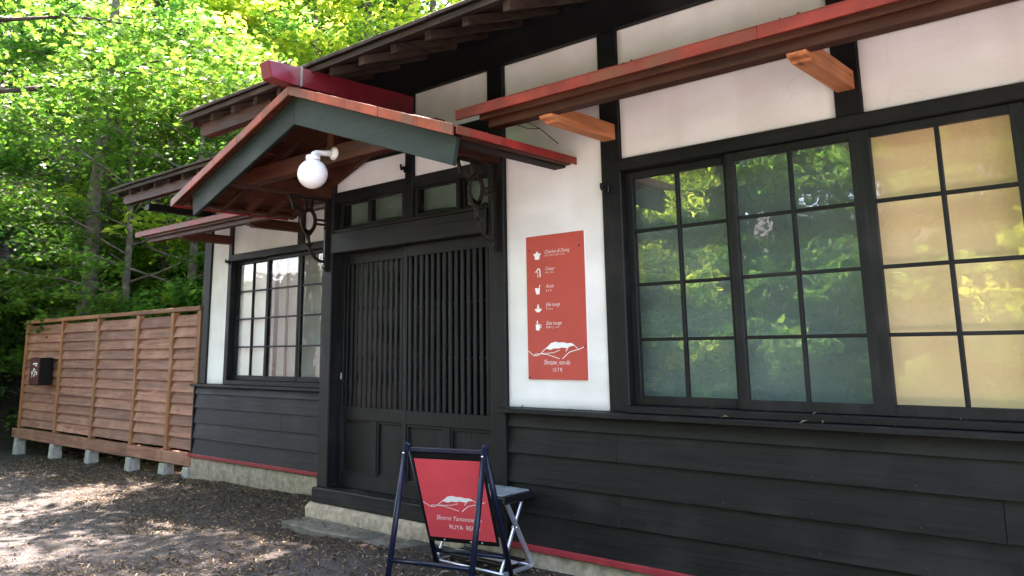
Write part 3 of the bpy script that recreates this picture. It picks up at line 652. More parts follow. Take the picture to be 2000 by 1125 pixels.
# globe lamp on the tie beam
LX, LY, LZ = -4.235, -.905, 2.452
lamp = thing('globe_lamp', (LX, LY, LZ), 'white opal globe lamp with curved arm on the porch tie beam', 'lamp')
bm = bmesh.new(); bmesh.ops.create_uvsphere(bm, u_segments=40, v_segments=24, radius=.095); me = finish(bm)
for p in me.polygons: p.use_smooth = True
link('globe', me, lamp, (LX, LY, LZ), OPAL)
tube('lamp_collar', [(LX, LY, LZ+.090), (LX, LY, LZ+.118)], .045, WHITE_EN, lamp, 20)
tube('lamp_arm', [(LX, LY, LZ+.116), (LX, LY+.003, LZ+.132), (LX, LY+.022, LZ+.142), (LX+.01, LY+.07, LZ+.145), (LX+.035, -.770, LZ+.150)], .014, WHITE_EN, lamp, 12, [.016, .017, .017, .018, .024])
tube('wall_rose', [(LX+.035, -.790, LZ+.150), (LX+.035, -.775, LZ+.150), (LX+.035, -.7655, LZ+.150)], .04, WHITE_EN, lamp, 20, [.022, .042, .045])

V = []; F = []
for pth in ([(-2.80, -.20, 2.515), (-2.86, -.30, 2.60), (-2.88, -.38, 2.62), (-2.90, -.47, 2.66)], [(-2.88, -.38, 2.62), (-2.91, -.41, 2.64), (-2.93, -.40, 2.69)], [(-2.86, -.30, 2.60), (-2.90, -.35, 2.595), (-2.93, -.45, 2.61)]):
    tube_geo([Vector(p)-Vector((-2.80, -.20, 2.515)) for p in pth], [.0035, .0028, .002, .0012][:len(pth)], 5, V, F)
tag(link('dead_twig', mesh_from(V, F, True), None, (-2.80, -.20, 2.522), BARK_D), 'bare forked twig lying on the eave of the porch roof', 'twig')

# ------------------------------------------------------------------ prints: flat shapes and lettering
def flat_poly(name, polys, parent, mat, place, eps=.0012):
    "polys in (u,v); place(u,v,h) gives a local point; thin slabs so that nothing is coplanar"
    V = []; F = []
    for poly in polys:
        b = len(V); n = len(poly)
        V += [place(u, v, eps) for u, v in poly]; F.append(tuple(range(b, b+n)))
    me = mesh_from(V, F); o = bpy.data.objects.new(name, me); COL.objects.link(o); o.parent = parent; me.materials.append(mat); WP[o.name] = Vector(); return o
def ribbon(pts, w):
    pts = [Vector(p) for p in pts]; L = []; Rr = []
    for i, p in enumerate(pts):
        t = (pts[min(i+1, len(pts)-1)]-pts[max(i-1, 0)]).normalized(); nn = Vector((-t.y, t.x)); L.append(p+nn*w/2); Rr.append(p-nn*w/2)
    return [[L[i], L[i+1], Rr[i+1], Rr[i]] for i in range(len(pts)-1)]
def lettering(text, u, v, size, shear, parent, mat, place, align='LEFT', squash=1.0, eps=.0012):
    c = bpy.data.curves.new('t', 'FONT'); c.body = text; c.size = size; c.shear = shear; c.align_x = align; c.offset = -size*.010; c.resolution_u = 3
    t = bpy.data.objects.new('t', c); COL.objects.link(t); bpy.context.view_layer.update()
    me = bpy.data.meshes.new_from_object(t.evaluated_get(bpy.context.evaluated_depsgraph_get())); bpy.data.objects.remove(t)
    for q in me.vertices: q.co = place(u+q.co.x*squash, v+q.co.y, eps)
    me.materials.clear(); me.materials.append(mat)
    o = bpy.data.objects.new('lettering', me); COL.objects.link(o); o.parent = parent; WP[o.name] = Vector(); return o
def mountain(W, cx, cy, s):
    "the mountain mark: snow cap plus ridge lines; units of sign width W centred at cx, cy"
    P = lambda a, b: (cx+(a-.5)*s, cy+b*s)
    cap = [P(.30, .005), P(.36, .045), P(.41, .085), P(.49, .10), P(.55, .088), P(.62, .092), P(.68, .078), P(.76, .08), P(.82, .045), P(.75, .040), P(.68, .012), P(.60, .022), P(.53, .008), P(.46, .012), P(.40, -.008), P(.35, .004)]
    r = [cap]
    r += ribbon([P(0, -.02), P(.06, -.06), P(.10, -.085), P(.16, -.085), P(.22, -.06), P(.31, .01)], .009*s)
    r += ribbon([P(.11, -.072), P(.14, -.062), P(.23, -.062), P(.34, -.07), P(.45, -.10), P(.55, -.128)], .008*s)
    r += ribbon([P(.22, -.055), P(.32, -.055), P(.45, -.045), P(.56, -.012)], .007*s)
    r += ribbon([P(.60, -.13), P(.65, -.09), P(.71, -.045), P(.80, -.02), P(.88, -.005), P(.99, .035)], .010*s)
    r += ribbon([P(.81, .045), P(.87, .0)], .008*s) + ribbon([P(.70, .02), P(.66, -.03)], .012*s)
    return r
# wall poster
PX0, PX1, PZ0, PZ1 = -3.241, -2.794, 1.153, 2.028
poster = thing('wall_poster', (PX0, -.0, PZ0), 'tall red menu poster with white icons on the white plaster', 'poster')
box('poster_sheet', PX0, PX1, .0105, .0165, PZ0, PZ1, POSTER, poster, .001)
box('poster_backing', PX0-.006, PX1+.006, .0168, .0215, PZ0-.008, PZ1+.004, PRINT, poster, .001)
pp = lambda u, v, e: Vector((u, .0105-e, v))
px = lambda a: a*.447; pz = lambda b: (1-b)*.875        # fractions of the sheet from its top left
for (a, b) in ((.06, .10), (.93, .10), (.03, .985), (.975, .78)): tube('screw', [(PX0+px(a), .0105, PZ0+pz(b)), (PX0+px(a), .006, PZ0+pz(b))], .005, SCREW, poster, 8)
I = lambda cx, cy, pts, k=.021: [(px(cx)+x*k, pz(cy)+y*k) for x, y in pts]
circ = lambda cx, cy, r, n=14: [(cx+r*math.cos(t), cy+r*math.sin(t)) for t in np.linspace(0, 2*math.pi, n, endpoint=False)]
flat_poly('pot_icon', [I(.20, .145, [(-.8, -1), (.8, -1), (1, .2), (1.35, .35), (1.35, .75), (-1.35, .75), (-1.35, .35), (-1, .2)]), I(.20, .145, [(-.9, .7), (.9, .7), (.3, 1.0), (.3, 1.35), (-.3, 1.35), (-.3, 1.0)])], poster, PRINT, pp)
flat_poly('tap_icon', [[(px(.21)+x*.021, pz(.265)+y*.021) for x, y in q] for q in ribbon([(.75, -1.2), (.75, .8), (.45, 1.2), (0, 1.2), (-.35, .8), (-.5, .2)], .38)+ribbon([(-1.2, .3), (-.2, .7)], .22)+ribbon([(-.1, .2), (-.1, -1.3)], .2)], poster, PRINT, pp)
flat_poly('bucket_icon', [I(.20, .385, [(-.6, -1.2), (.6, -1.2), (.85, .6), (-1.1, .6)]), I(.20, .385, [(.45, .6), (.75, .7), (1.05, 1.6), (.7, 1.5)])], poster, PRINT, pp)
flat_poly('bowl_icon', [I(.20, .515, [(-1.25, 0), (-1.1, -.5), (-.5, -1), (.5, -1), (1.1, -.5), (1.25, 0)]), I(.20, .515, [(-.55, .1), (.55, .1), (.3, .7), (-.3, .7)]), I(.20, .515, circ(0, 1.0, .28))], poster, PRINT, pp)
flat_poly('mug_icon', [I(.19, .635, [(-.8, .5), (.7, .5), (.7, -.9), (.4, -1.25), (-.5, -1.25), (-.8, -.9)]), I(.19, .635, [(-.45, .7), (.1, .7), (.0, 1.3), (-.2, 1.75), (-.42, 1.2)])] + [[(px(.19)+x*.021, pz(.635)+y*.021) for x, y in q] for q in ribbon([(.6, .35), (1.15, .3), (1.2, -.2), (.65, -.55)], .25)], poster, PRINT, pp)
for t, b, u, s, q in (('Chitchen & Dining', .132, .33, .032, .80), ('Cesaur', .25, .34, .031, .8), ('Aculo', .372, .345, .031, .8), ('Elde lounge', .50, .335, .030, .78), ('Elise lounge', .628, .335, .030, .82)):
    lettering(t, px(u), pz(b), s, .35, poster, PRINT, pp, 'LEFT', q)
for t, b, u, s in (('B U T E E E I N E I U T E', .152, .335, .015), ('N U  I N S', .272, .34, .015), ('K Y O', .398, .345, .016), ('T i o v', .525, .335, .02), ('R B r y  n o', .652, .335, .02)):
    lettering(t, px(u), pz(b), s, 0, poster, PRINT, pp)
flat_poly('mountain_mark', mountain(.447, px(.5), pz(.795), px(.98)), poster, PRINT, pp)
lettering('Shınzaw_nan-do', px(.50), pz(.898), .042, .35, poster, PRINT, pp, 'CENTER', .72); lettering('I E T R', px(.51), pz(.945), .032, 0, poster, PRINT, pp, 'CENTER', .8)

# sandwich board: built in its own frame (u across, w depth, z up)
ab = thing('sandwich_board', (-3.32, -.62, .098), 'navy frame sandwich board with red mountain sign before the door', 'sign')
ab.rotation_euler = (0, 0, R(16))
AW, AH, AD, AF = .236, .715, .32, .20
def lpart(name, me, mat, parent=ab, smooth=False):
    o = bpy.data.objects.new(name, me); COL.objects.link(o); o.parent = parent; me.materials.append(mat); WP[o.name] = Vector(); return o
def ltube(name, path, r, mat, seg=10, parent=ab, flat=None):
    V, F = tube_geo(path, [r]*len(path), seg); return lpart(name, mesh_from(V, F, True), mat, parent)
def lbar(name, p0, p1, w, h, mat, parent=ab, bevel=.003):
    p0, p1 = Vector(p0), Vector(p1); d = p1-p0; q = d.to_track_quat('X', 'Z').to_matrix(); bm = bmesh.new(); bm_box(bm, (p0+p1)/2, (d.length, w, h), q, bevel); return lpart(name, finish(bm), mat, parent)
for s in (-1, 1):
    lf = ltube('front_leg', [(s*(AW+.012), -.012, AH+.008), (s*(AW+.012), -AF, -.01)], .0165, NAVY); lr = ltube('rear_leg', [(s*AW, .014, AH-.01), (s*AW, AD, 0)], .0165, NAVY)
    bm = bmesh.new(); bmesh.ops.create_uvsphere(bm, u_segments=12, v_segments=8, radius=.021, matrix=Matrix.Translation((s*(AW+.008), 0, AH+.002))); lpart('hinge_cap', finish(bm), NAVY)
    for k, leg in enumerate((lf,)): ltube('screw', [(s*(AW+.012), -.030, AH-.035), (s*(AW+.012), -.044, AH-.039)], .006, CHROME, 8, leg)
lbar('top_rail', (-AW, -.0, AH-.02), (AW, -.0, AH-.02), .024, .024, NAVY)
t = .80; zc = AH*(1-t); ltube('cross_rail', [(-(AW+.012), -AF*t, zc), (AW+.012, -AF*t, zc)], .012, NAVY)
t = .86; zc = AH*(1-t); ltube('cross_rail', [(-AW, AD*t, zc), (AW, AD*t, zc)], .012, NAVY)
# the sign hangs on the rear frame and faces the front frame
PT, PB = (.012, AH-.07), (.195, AH-.52); pw = AW-.026
up_ = Vector((0, PT[0]-PB[0], PT[1]-PB[1])); hgt = up_.length; upn = up_.normalized(); nrm = Vector((0, -upn.z, upn.y))
def ap(u, v, e): return Vector((u, 0, 0)) + Vector((0, PB[0], PB[1])) + upn*v + nrm*e
def aslab(name, u0, u1, v0, v1, e0, e1, mat): 
    pts = [ap(u0, v0, e0), ap(u1, v0, e0), ap(u1, v1, e0), ap(u0, v1, e0), ap(u0, v0, e1), ap(u1, v0, e1), ap(u1, v1, e1), ap(u0, v1, e1)]
    return lpart(name, finish_h(pts), mat)
def finish_h(pts):
    bm = bmesh.new(); vs = [bm.verts.new(p) for p in pts]
    for f in HEXF: bm.faces.new([vs[i] for i in f])
    bmesh.ops.bevel(bm, geom=list(bm.edges), offset=.0012, segments=1, affect='EDGES'); return finish(bm)
aslab('sign_frame', -pw-.012, pw+.012, -.03, hgt+.035, -.012, -.001, BLACKP); sg = aslab('sign_sheet', -pw, pw, 0, hgt, .0, .004, BOARD_RED)
ap2 = lambda u, v, e: ap(u, v, .004+e)
flat_poly('mountain_mark', mountain(.46, -.005, hgt*.47, pw*1.92), ab, PRINT, ap2)
lettering('Shınrın Yamanoıe do', -.0, hgt*.235, .042, .45, ab, PRINT, ap2, 'CENTER', .82); lettering('RUYA  RECO', .03, hgt*.125, .040, 0, ab, PRINT, ap2, 'CENTER', .85)
for u in (-.12, .05, .12): tb = ltube('screw', [ap(u, -.015, -.001), ap(u, -.015, .003)], .005, CHROME, 8)

# folding table
tb = thing('folding_table', (-3.44, -.19, .095), 'small black folding table on crossed aluminium legs behind the sandwich board', 'table')
def tpart(name, me, mat, parent=tb): return lpart(name, me, mat, parent)
TL, TW, TH = .285, .14, .425
def tbox(name, c, s, mat, bevel=.004, parent=tb):
    bm = bmesh.new(); bm_box(bm, c, s, None, bevel); return tpart(name, finish(bm), mat, parent)
tbox('table_rim', (0, 0, TH-.022), (TL*2, TW*2, .044), BLACKP, .010)
for k, y in enumerate((-.085, -.001, .083)): tbox('table_slat', (-.012, y, TH+.004), (TL*2-.04, .080, .008), simple('pale_slat', (.27, .31, .31), .35, .2, .25, 9), .002)
for s in (-1, 1):
    x = s*(TL-.03)
    for a, b, dx in ((-.088, .125, .010), (.065, -.125, -.010)): lbar('leg', (x+dx, a, TH-.044), (x+dx, b, .02), .013, .020, ALU, tb)
    ltube('pivot', [(x-.02, -.012, .245), (x+.02, -.012, .245)], .007, CHROME, 8, tb)
    lbar('foot_rail', (x, -.125, .012), (x, .125, .012), .016, .022, ALU, tb)
for y in (-.125, .125): ltube('foot_bar', [(-TL+.03, y, .016), (TL-.03, y, .016)], .008, ALU, 8, tb)
for y in (-.07, .0, .07): tbox('shelf_slat', (0, y, .050), (TL*2-.08, .045, .010), BLACKP if y else simple('shelf_grey', (.30, .29, .26), .5, .1, .2, 9), .002)

# ------------------------------------------------------------------ fence
fn = thing('board_fence', (-11.7, RCS, -.1), 'brown louvred board fence on concrete piers beside the house', 'fence')
FX = [-14.45, -13.02, -11.76, -10.55, -9.62, -8.98]; FY = RCS+.02
for x in FX:
    box('fence_post', x-.04, x+.04, FY-.035, FY+.035, .205, 1.815, wood('fence_frame', 'z'), fn, .005)
box('top_rail', -14.50, -11.76, FY-.045, FY+.045, 1.817, 1.87, wood('fence_frame', 'x'), fn, .005); box('top_rail', -11.758, -8.945, FY-.045, FY+.045, 1.817, 1.87, wood('fence_frame', 'x'), fn, .005)
NB = 12; zb0, zb1 = .245, 1.775; bh = (zb1-zb0)/NB
for i in range(5):
    a, b = FX[i]+.041, FX[i+1]-.041; cache = None
    for k in range(NB):
        z = zb0+k*bh; dz = random.uniform(-.004, .004); dy = random.uniform(-.003, .003)
        hexa('fence_board', [(a, FY-.026+dy, z+dz-.004), (b, FY-.026-dy, z-dz-.004), (b, FY-.008, z-dz-.004), (a, FY-.008, z+dz-.004),
                             (a, FY+.010, z+bh+.004), (b, FY+.010, z+bh+.004), (b, FY+.028, z+bh+.004), (a, FY+.028, z+bh+.004)], wood('fence', 'x'), fn, .002)
for a, b in ((-14.62, -11.78), (-11.778, -10.56), (-10.558, -9.63), (-9.628, -8.945)): box('base_board', a, b, FY-.062, FY-.030, .060+.012*(a > -10.6), .200, wood('fence', 'x'), fn, .004)
box('base_beam', -14.5, -8.96, FY-.029, FY+.035, .09, .203, wood('fence', 'x'), fn, .004)
def pier(x, dy=0):
    z0 = G(x, FY)-.12; pts = []
    for z, w in ((z0, .078), (.058, .064)): pts += [(x-w, FY-w+dy, z), (x+w, FY-w+dy, z), (x+w, FY+w+dy, z), (x-w, FY+w+dy, z)]
    hexa('concrete_pier', pts, PIER, fn, .008)
for x in (-14.42, -12.98, -11.72, -10.50, -9.62, -9.05): pier(x, .0)
# mailbox on the fence
mb = thing('mailbox', (-13.42, .80, .89), 'dark metal letter box with white brush mark on the brown fence', 'mailbox')
box('mailbox_body', -13.62, -13.22, .715, .882, .885, 1.285, BLACKP, mb, .006)
box('mailbox_door', -13.605, -13.235, .703, .7145, .895, 1.275, BOXRED, mb, .004)
mp = lambda u, v, e: Vector((u*1.2, .703-e-.80, 1.085+v-.89))
flat_poly('brush_mark', ribbon([(-.05, .105), (0, .115), (.09, .112)], .022)+ribbon([(.02, .085), (.09, .082)], .014)+ribbon([(-.08, -.0), (-.06, -.06), (-.085, -.10), (-.05, -.02), (-.02, .02), (.0, .04)], .018)+ribbon([(-.02, .045), (.02, .03), (.035, -.01), (.02, -.05), (-.01, -.075)], .018)+ribbon([(.06, -.01), (.085, .0), (.10, -.02), (.085, -.045), (.065, -.04)], .014), mb, PRINT, mp)

# ------------------------------------------------------------------ leaf litter (nobody could count it)
def leaf_quads(P, size, flat=.3, aspect=.35, curl=.3):
    n = len(P); th = rng.uniform(0, 2*np.pi, n); s = size*rng.uniform(.5, 1.4, n)
    d = np.stack([np.cos(th), np.sin(th), rng.normal(0, flat, n)], -1); d /= np.linalg.norm(d, axis=1)[:, None]
    w = np.stack([-np.sin(th), np.cos(th), rng.normal(0, flat, n)], -1); w /= np.linalg.norm(w, axis=1)[:, None]
    upv = np.array([0, 0, 1.]); c = (rng.uniform(0, curl, n)*s)[:, None]*upv
    a = (s*aspect)[:, None]*w
    A = P-d*s[:, None]; B = P+a*.5+c; Cc = P+d*s[:, None]; D = P-a*.5+c
    V = np.stack([A, B, Cc, D], 1).reshape(-1, 3); F = np.arange(4*n).reshape(-1, 4); return V, F
def np_mesh(V, F):
    me = bpy.data.meshes.new('m'); V = np.ascontiguousarray(V, dtype=np.float32); nf, k = F.shape
    me.vertices.add(len(V)); me.vertices.foreach_set('co', V.ravel()); me.loops.add(nf*k); me.loops.foreach_set('vertex_index', F.ravel().astype(np.int32))
    me.polygons.add(nf); me.polygons.foreach_set('loop_start', np.arange(0, nf*k, k, dtype=np.int32)); me.polygons.foreach_set('loop_total', np.full(nf, k, dtype=np.int32)); me.update(); me.validate(); return me
def scatter(n, x0, x1, y0, y1, fn_):
    x = rng.uniform(x0, x1, n*3); y = rng.uniform(y0, y1, n*3); k = rng.uniform(0, 1, n*3) < fn_(x, y); x, y = x[k][:n], y[k][:n]; return x, y
def free(x, y):
    inside = ((y > -.08) & (x > -5.45)) | ((y > RCS-.05) & (x > -9.05) & (y < 7))
    return np.where(inside, 0., 1.)
def dens(x, y):
    edge = np.where(x < -5.45, RCS-y, -y)                # distance from the wall
    edge = np.where(x < -9.0, 1.2-y, edge)
    return free(x, y)*(.20+.9*np.exp(-np.maximum(edge, 0)/.75)+.5*(np.sin(x*2.1+np.cos(y*3))*np.sin(y*2.7-x) > .55))
x, y = scatter(42000, -13.5, -1.5, -3.0, 1.9, dens); Z = gz(x, y)+.006
onstone = (x > -5.33) & (x < -3.75) & (y > -.31) & (y < -.08); Z = np.where(onstone, .130, Z)
keep = ~(onstone & (rng.uniform(0, 1, len(x)) < .82)); x, y, Z = x[keep], y[keep], Z[keep]
ex = [(rng.uniform(-3.2, 1.6, 60), rng.uniform(-.655, -.60, 60), None), (rng.uniform(-3.4, 1.6, 45), rng.uniform(-.08, -.035, 45), .988), (rng.uniform(-2.5, 1.4, 25), rng.uniform(-.03, .0, 25), 1.026), (rng.uniform(-5.3, -3.6, 30), rng.uniform(-.04, .03, 30), .332)]
for xx, yy, zz in ex:
    x = np.concatenate([x, xx]); y = np.concatenate([y, yy]); Z = np.concatenate([Z, (2.706+(yy+.66)*.2424) if zz is None else np.full(len(xx), zz)])
V, F = leaf_quads(np.stack([x, y, Z], -1), .0205, .3, .42, .5)
ll = link('leaf_litter', np_mesh(V, F), None, (0, 0, 0), LITTER); struct(ll, 'stuff'); tag(ll, 'dry brown needles and leaves strewn along the plinth', 'leaf litter')
x, y = scatter(14000, -26, -9.3, 1.2, 10, lambda x, y: np.ones_like(x)); V, F = leaf_quads(np.stack([x, y, gz(x, y)+.01], -1), .05, .3, .6, .3)
l2 = link('forest_litter', np_mesh(V, F), None, (0, 0, 0), LITTER); struct(l2, 'stuff'); tag(l2, 'dead leaves covering the forest slope behind the fence', 'leaf litter')

# ------------------------------------------------------------------ trees
STAR = np.array([(0, -.55), (.10, -.22), (.48, -.38), (.30, -.06), (.80, .05), (.34, .20), (.52, .62), (.14, .38), (0, 1.0), (-.14, .38), (-.52, .62), (-.34, .20), (-.80, .05), (-.30, -.06), (-.48, -.38), (-.10, -.22)])
DIAM = np.array([(0, -.9), (.42, 0), (0, 1.0), (-.42, 0)])
def leaf_mesh(P, Nn, size, shape):
    n = len(P); Nn = Nn/np.linalg.norm(Nn, axis=1)[:, None]
    r = rng.normal(size=(n, 3)); a = np.cross(Nn, r); a /= np.linalg.norm(a, axis=1)[:, None]; b = np.cross(Nn, a)
    s = size*rng.uniform(.6, 1.35, n); k = len(shape)
    V = P[:, None, :] + (shape[None, :, 0:1]*a[:, None, :] + shape[None, :, 1:2]*b[:, None, :])*s[:, None, None]
    droop = (shape[None, :, 0]**2+shape[None, :, 1]**2)*.18; V = V-Nn[:, None, :]*(droop*s[:, None])[:, :, None]
    return V.reshape(-1, 3), np.arange(n*k).reshape(-1, k)
def grow(height, spread, n_branch, seed, start=.25, lean=(0, 0), droop=0.0, tr=.12, sprays=9, conifer=False):
    r = random.Random(seed); V = []; F = []; tips = []
    path = []; rad = []; x = y = 0.0
    for k in range(9):
        t = k/8; path.append(Vector((x+lean[0]*t*height, y+lean[1]*t*height, t*height))); rad.append(tr*(1-.86*t)+.01); x += r.uniform(-.05, .05)*height*.12; y += r.uniform(-.05, .05)*height*.12
    path[0].z = -.5; tube_geo(path, rad, 9, V, F)
    def at(t):
        f = t*8; i = min(int(f), 7); return path[i].lerp(path[i+1], f-i), rad[i]*(1-(f-i))+rad[i+1]*(f-i)
    for b in range(n_branch):
        t = start+(.97-start)*(b+r.random()*.6)/n_branch; p, rr = at(t); az = b*2.4+r.uniform(-.5, .5)
        ln = spread*((1-.75*(t-start)/(1-start)) if conifer else math.sin(math.pi*min(1, .22+.70*(t-start)/(1-start)))**.7)*r.uniform(.75, 1.15)
        el = (-.25 if conifer else .55*(t)+.05)
        d = Vector((math.cos(az)*math.cos(el), math.sin(az)*math.cos(el), math.sin(el))); bp = [p]; q = p.copy()
        for k in range(5):
            d2 = d+Vector((r.uniform(-.18, .18), r.uniform(-.18, .18), r.uniform(-.12, .12)-droop*k*.1)); q = q+d2.normalized()*ln/5; bp.append(q.copy())
        tube_geo(bp, [rr*.30*(1-k/5.6)+.004 for k in range(6)], 5, V, F, False)
        for k in range(sprays):
            tt = r.uniform(.25, 1.0)*5; i = min(int(tt), 4); base = bp[i].lerp(bp[i+1], tt-i)
            a2 = az+r.uniform(-1.3, 1.3); l2 = ln*r.uniform(.12, .42); e2 = r.uniform(-.25, .35)-droop*.5
            tip = base+Vector((math.cos(a2)*math.cos(e2), math.sin(a2)*math.cos(e2), math.sin(e2)))*l2
            mid = base.lerp(tip, .5)+Vector((0, 0, l2*.06)); tube_geo([base, mid, tip], [.012, .008, .004], 4, V, F, False)
            tips.append((base.lerp(tip, .65), tip, l2))
    return V, F, tips
def crown(tips, per, rad, thick, size, shape, flatness=.55):
    P = []; Nn = []
    for c, tip, l in tips:
        m = int(per*rng.uniform(.5, 1.4)); rr = rad*(.6+l*.5)
        th = rng.uniform(0, 2*np.pi, m); q = np.sqrt(rng.uniform(0, 1, m))*rr
        off = np.stack([np.cos(th)*q, np.sin(th)*q, rng.normal(0, thick, m)-q*.18], -1); P.append(np.array(c)+off)
        Nn.append(np.stack([rng.normal(0, flatness, m), rng.normal(0, flatness, m), np.ones(m)], -1))
    P = np.concatenate(P); Nn = np.concatenate(Nn); V, F = leaf_mesh(P, Nn, size, shape); return np_mesh(V, F)
def tree_proto(seed, height, spread, nb, per, rad, thick, size, shape, leafm, barkm, **kw):
    V, F, tips = grow(height, spread, nb, seed, **kw)
    tm = mesh_from(V, F, True); tm.materials.append(barkm); cm = crown(tips, per, rad, thick, size, shape, .6); cm.materials.append(leafm); return tm, cm
def plant(name, proto, loc, rz, sc, label, cat, group=None, parts=('trunk', 'crown')):
    loc = (loc[0], loc[1], G(loc[0], loc[1])-.05 if len(loc) < 3 else loc[2])
    t = thing(name, loc, label, cat, group); t.rotation_euler = (0, 0, rz); t.scale = (sc, sc, sc)
    for nm, me in zip(parts, proto):
        o = bpy.data.objects.new(nm, me); COL.objects.link(o); o.parent = t
    return t
PR = {}
PR['maple1'] = tree_proto(11, 7.5, 3.6, 17, 62, .60, .06, .072, STAR, LEAF_MAPLE, BARK, start=.28, tr=.13, sprays=9)
PR['lime1'] = tree_proto(23, 7.0, 3.0, 16, 80, .5, .10, .095, DIAM, LEAF_LIME, BARK, start=.2, tr=.10, sprays=9)
PR['lime2'] = tree_proto(31, 9.0, 3.6, 19, 85, .55, .10, .10, DIAM, LEAF_LIME, BARK, start=.22, tr=.13, sprays=9)
PR['mid1'] = tree_proto(41, 9.0, 3.4, 20, 85, .58, .12, .115, DIAM, LEAF_MID, BARK_D, start=.15, tr=.14, sprays=9)
PR['mid2'] = tree_proto(43, 11.0, 4.0, 21, 90, .65, .14, .125, DIAM, LEAF_MID, BARK_D, start=.18, tr=.17, sprays=9)
PR['cedar'] = tree_proto(53, 15.0, 2.7, 34, 34, .45, .12, .13, DIAM, LEAF_DARK, BARK_D, start=.12, tr=.22, sprays=8, droop=.35, conifer=True)
PR['shrub1'] = tree_proto(61, 2.3, 1.25, 13, 60, .36, .08, .065, DIAM, LEAF_MID, BARK_D, start=.06, tr=.03, sprays=9)
PR['shrub2'] = tree_proto(67, 1.8, 1.1, 12, 30, .34, .06, .072, STAR, LEAF_MAPLE, BARK_D, start=.06, tr=.025, sprays=8)
PR['shrub3'] = tree_proto(71, 2.2, 1.2, 11, 46, .34, .08, .060, DIAM, LEAF_DARK, BARK_D, start=.05, tr=.03, sprays=9)
def polar(az, dist):                                     # a place by compass bearing and distance from the yard's near end
    return (-math.sin(R(az))*dist, CAM.y+math.cos(R(az))*dist)
# the grey trunk behind the fence and its neighbours
def big_trunk(name, loc, h, r0, r1, bend, label, cat, leaf_proto=None):
    t = thing(name, (loc[0], loc[1], G(*loc)-.1), label, cat)
    pts = [Vector((bend[0]*math.sin(k/9*2.2)+random.uniform(-.04, .04), bend[1]*k/9+random.uniform(-.04, .04), h*k/9-.2)) for k in range(10)]
    V, F = tube_geo(pts, [r0+(r1-r0)*k/9 for k in range(10)], 14); Vt, Ft, tips = grow(h*.55, 3.0, 10, 91, start=.1, tr=r1, sprays=8)
    b = len(V); o = pts[-1]-Vector((0, 0, .4)); V += [v+o for v in Vt]; F += [tuple(i+b for i in f) for f in Ft]
    tr = bpy.data.objects.new('trunk', mesh_from(V, F, True)); COL.objects.link(tr); tr.parent = t; tr.data.materials.append(BARK)
    cm = crown([(c+o, q+o, l) for c, q, l in tips], 55, .5, .1, .10, DIAM); cm.materials.append(LEAF_MID)
    c = bpy.data.objects.new('crown', cm); COL.objects.link(c); c.parent = t
big_trunk('grey_trunk_tree', polar(69.2, 15.2), 6.6, .145, .10, (.12, .15), 'tall tree with mottled grey trunk rising behind the fence', 'tree')
plant('slender_maple', PR['maple1'], polar(66.6, 14.5), 1.0, .72, 'slender maple with thin dark stem between trunk tree and house', 'tree')
plant('leaning_maple', PR['maple1'], polar(62.6, 14.2), 3.9, .8, 'maple whose forked stem rises close to the house corner', 'tree')
GRP = 'trees of the wooded slope'
def ring(kind, items, label, grp, name):
    for az, d, rz, sc in items: plant(name, PR[kind], polar(az, d), rz, sc, label, 'tree', grp)
ring('maple1', [(74.5, 16.5, 2.0, .75), (68.0, 17, 5.5, .9), (64.3, 16.5, 1.8, .85), (70.2, 19, 4.1, 1.05), (57.5, 20, .4, 1.1)], 'broad green maple with layered star leaves on the slope', 'layered maples on the slope', 'maple_tree')
ring('lime1', [(61.5, 17.0, 1.1, 1.0), (55.0, 18.0, 5.0, 1.15), (65.0, 21, 2.5, 1.1)], 'young lime green tree with sunlit leaves behind the roofs', 'lime green trees on the slope', 'lime_green_tree')
ring('lime2', [(51.0, 20, .2, 1.2), (58.5, 24, 2.0, 1.2), (67.5, 26, 3.6, 1.15), (47, 23, 4.4, 1.2)], 'tall yellow green tree high on the slope', 'tall yellow green trees', 'yellow_green_tree')
ring('mid1', [(74.8, 21, .8, .8), (71.8, 24, 2.9, 1.1), (63.5, 27, 4.8, 1.2)], 'full mid green broadleaf tree on the slope', 'mid green trees on the slope', 'broadleaf_tree')
ring('mid2', [(68.6, 31, 1.5, 1.2), (60, 32, .9, 1.2), (54, 30, 3.3, 1.2), (74, 30, 5.2, 1.2), (49, 32, 2.2, 1.3)], 'large dense green tree at the back of the wood', 'large trees at the back', 'large_tree')
ring('cedar', [(66.3, 24, 1, 0.79), (70.5, 34, 2, 0.90), (64.2, 36, 3, 0.94), (58, 38, 4, 0.97), (53, 39, 2.4, 0.97), (61.5, 29, 1.4, 0.79), (68, 40, .5, 1.01), (73.5, 40, 5.5, 1.01)], 'dark conifer with drooping sprays in the wood', 'dark conifers in the wood', 'conifer')
# shrubs behind and beside the fence
def shrubs(kind, items, label, grp, name):
    for x, y, rz, sc in items: plant(name, PR[kind], (x, y), rz, sc, label, 'shrub', grp, ('stems', 'foliage'))
shrubs('shrub1', [(-10.0, 2.5, 0, .9), (-11.6, 2.7, 1, 1.0), (-13.3, 2.6, 2, 1.0), (-15.2, 2.4, 3, 1.05), (-10.8, 4.2, 4, 1.1), (-13.0, 4.6, 5, 1.2), (-15.0, 4.6, 6, 1.2), (-17.4, 3.0, .5, 1.3), (-12, 6.4, 2.3, 1.2), (-15.5, 7, 4.3, 1.3), (-9.9, 6.2, 1.2, 1.4), (-13.6, 7.8, 3.2, 1.5), (-18.5, 6.5, 1.2, 1.6), (-16.8, 8.6, .2, 1.6), (-11.2, 8.4, 5.2, 1.6)], 'bushy mid green shrub growing behind the board fence', 'green shrubs behind the fence', 'green_shrub')
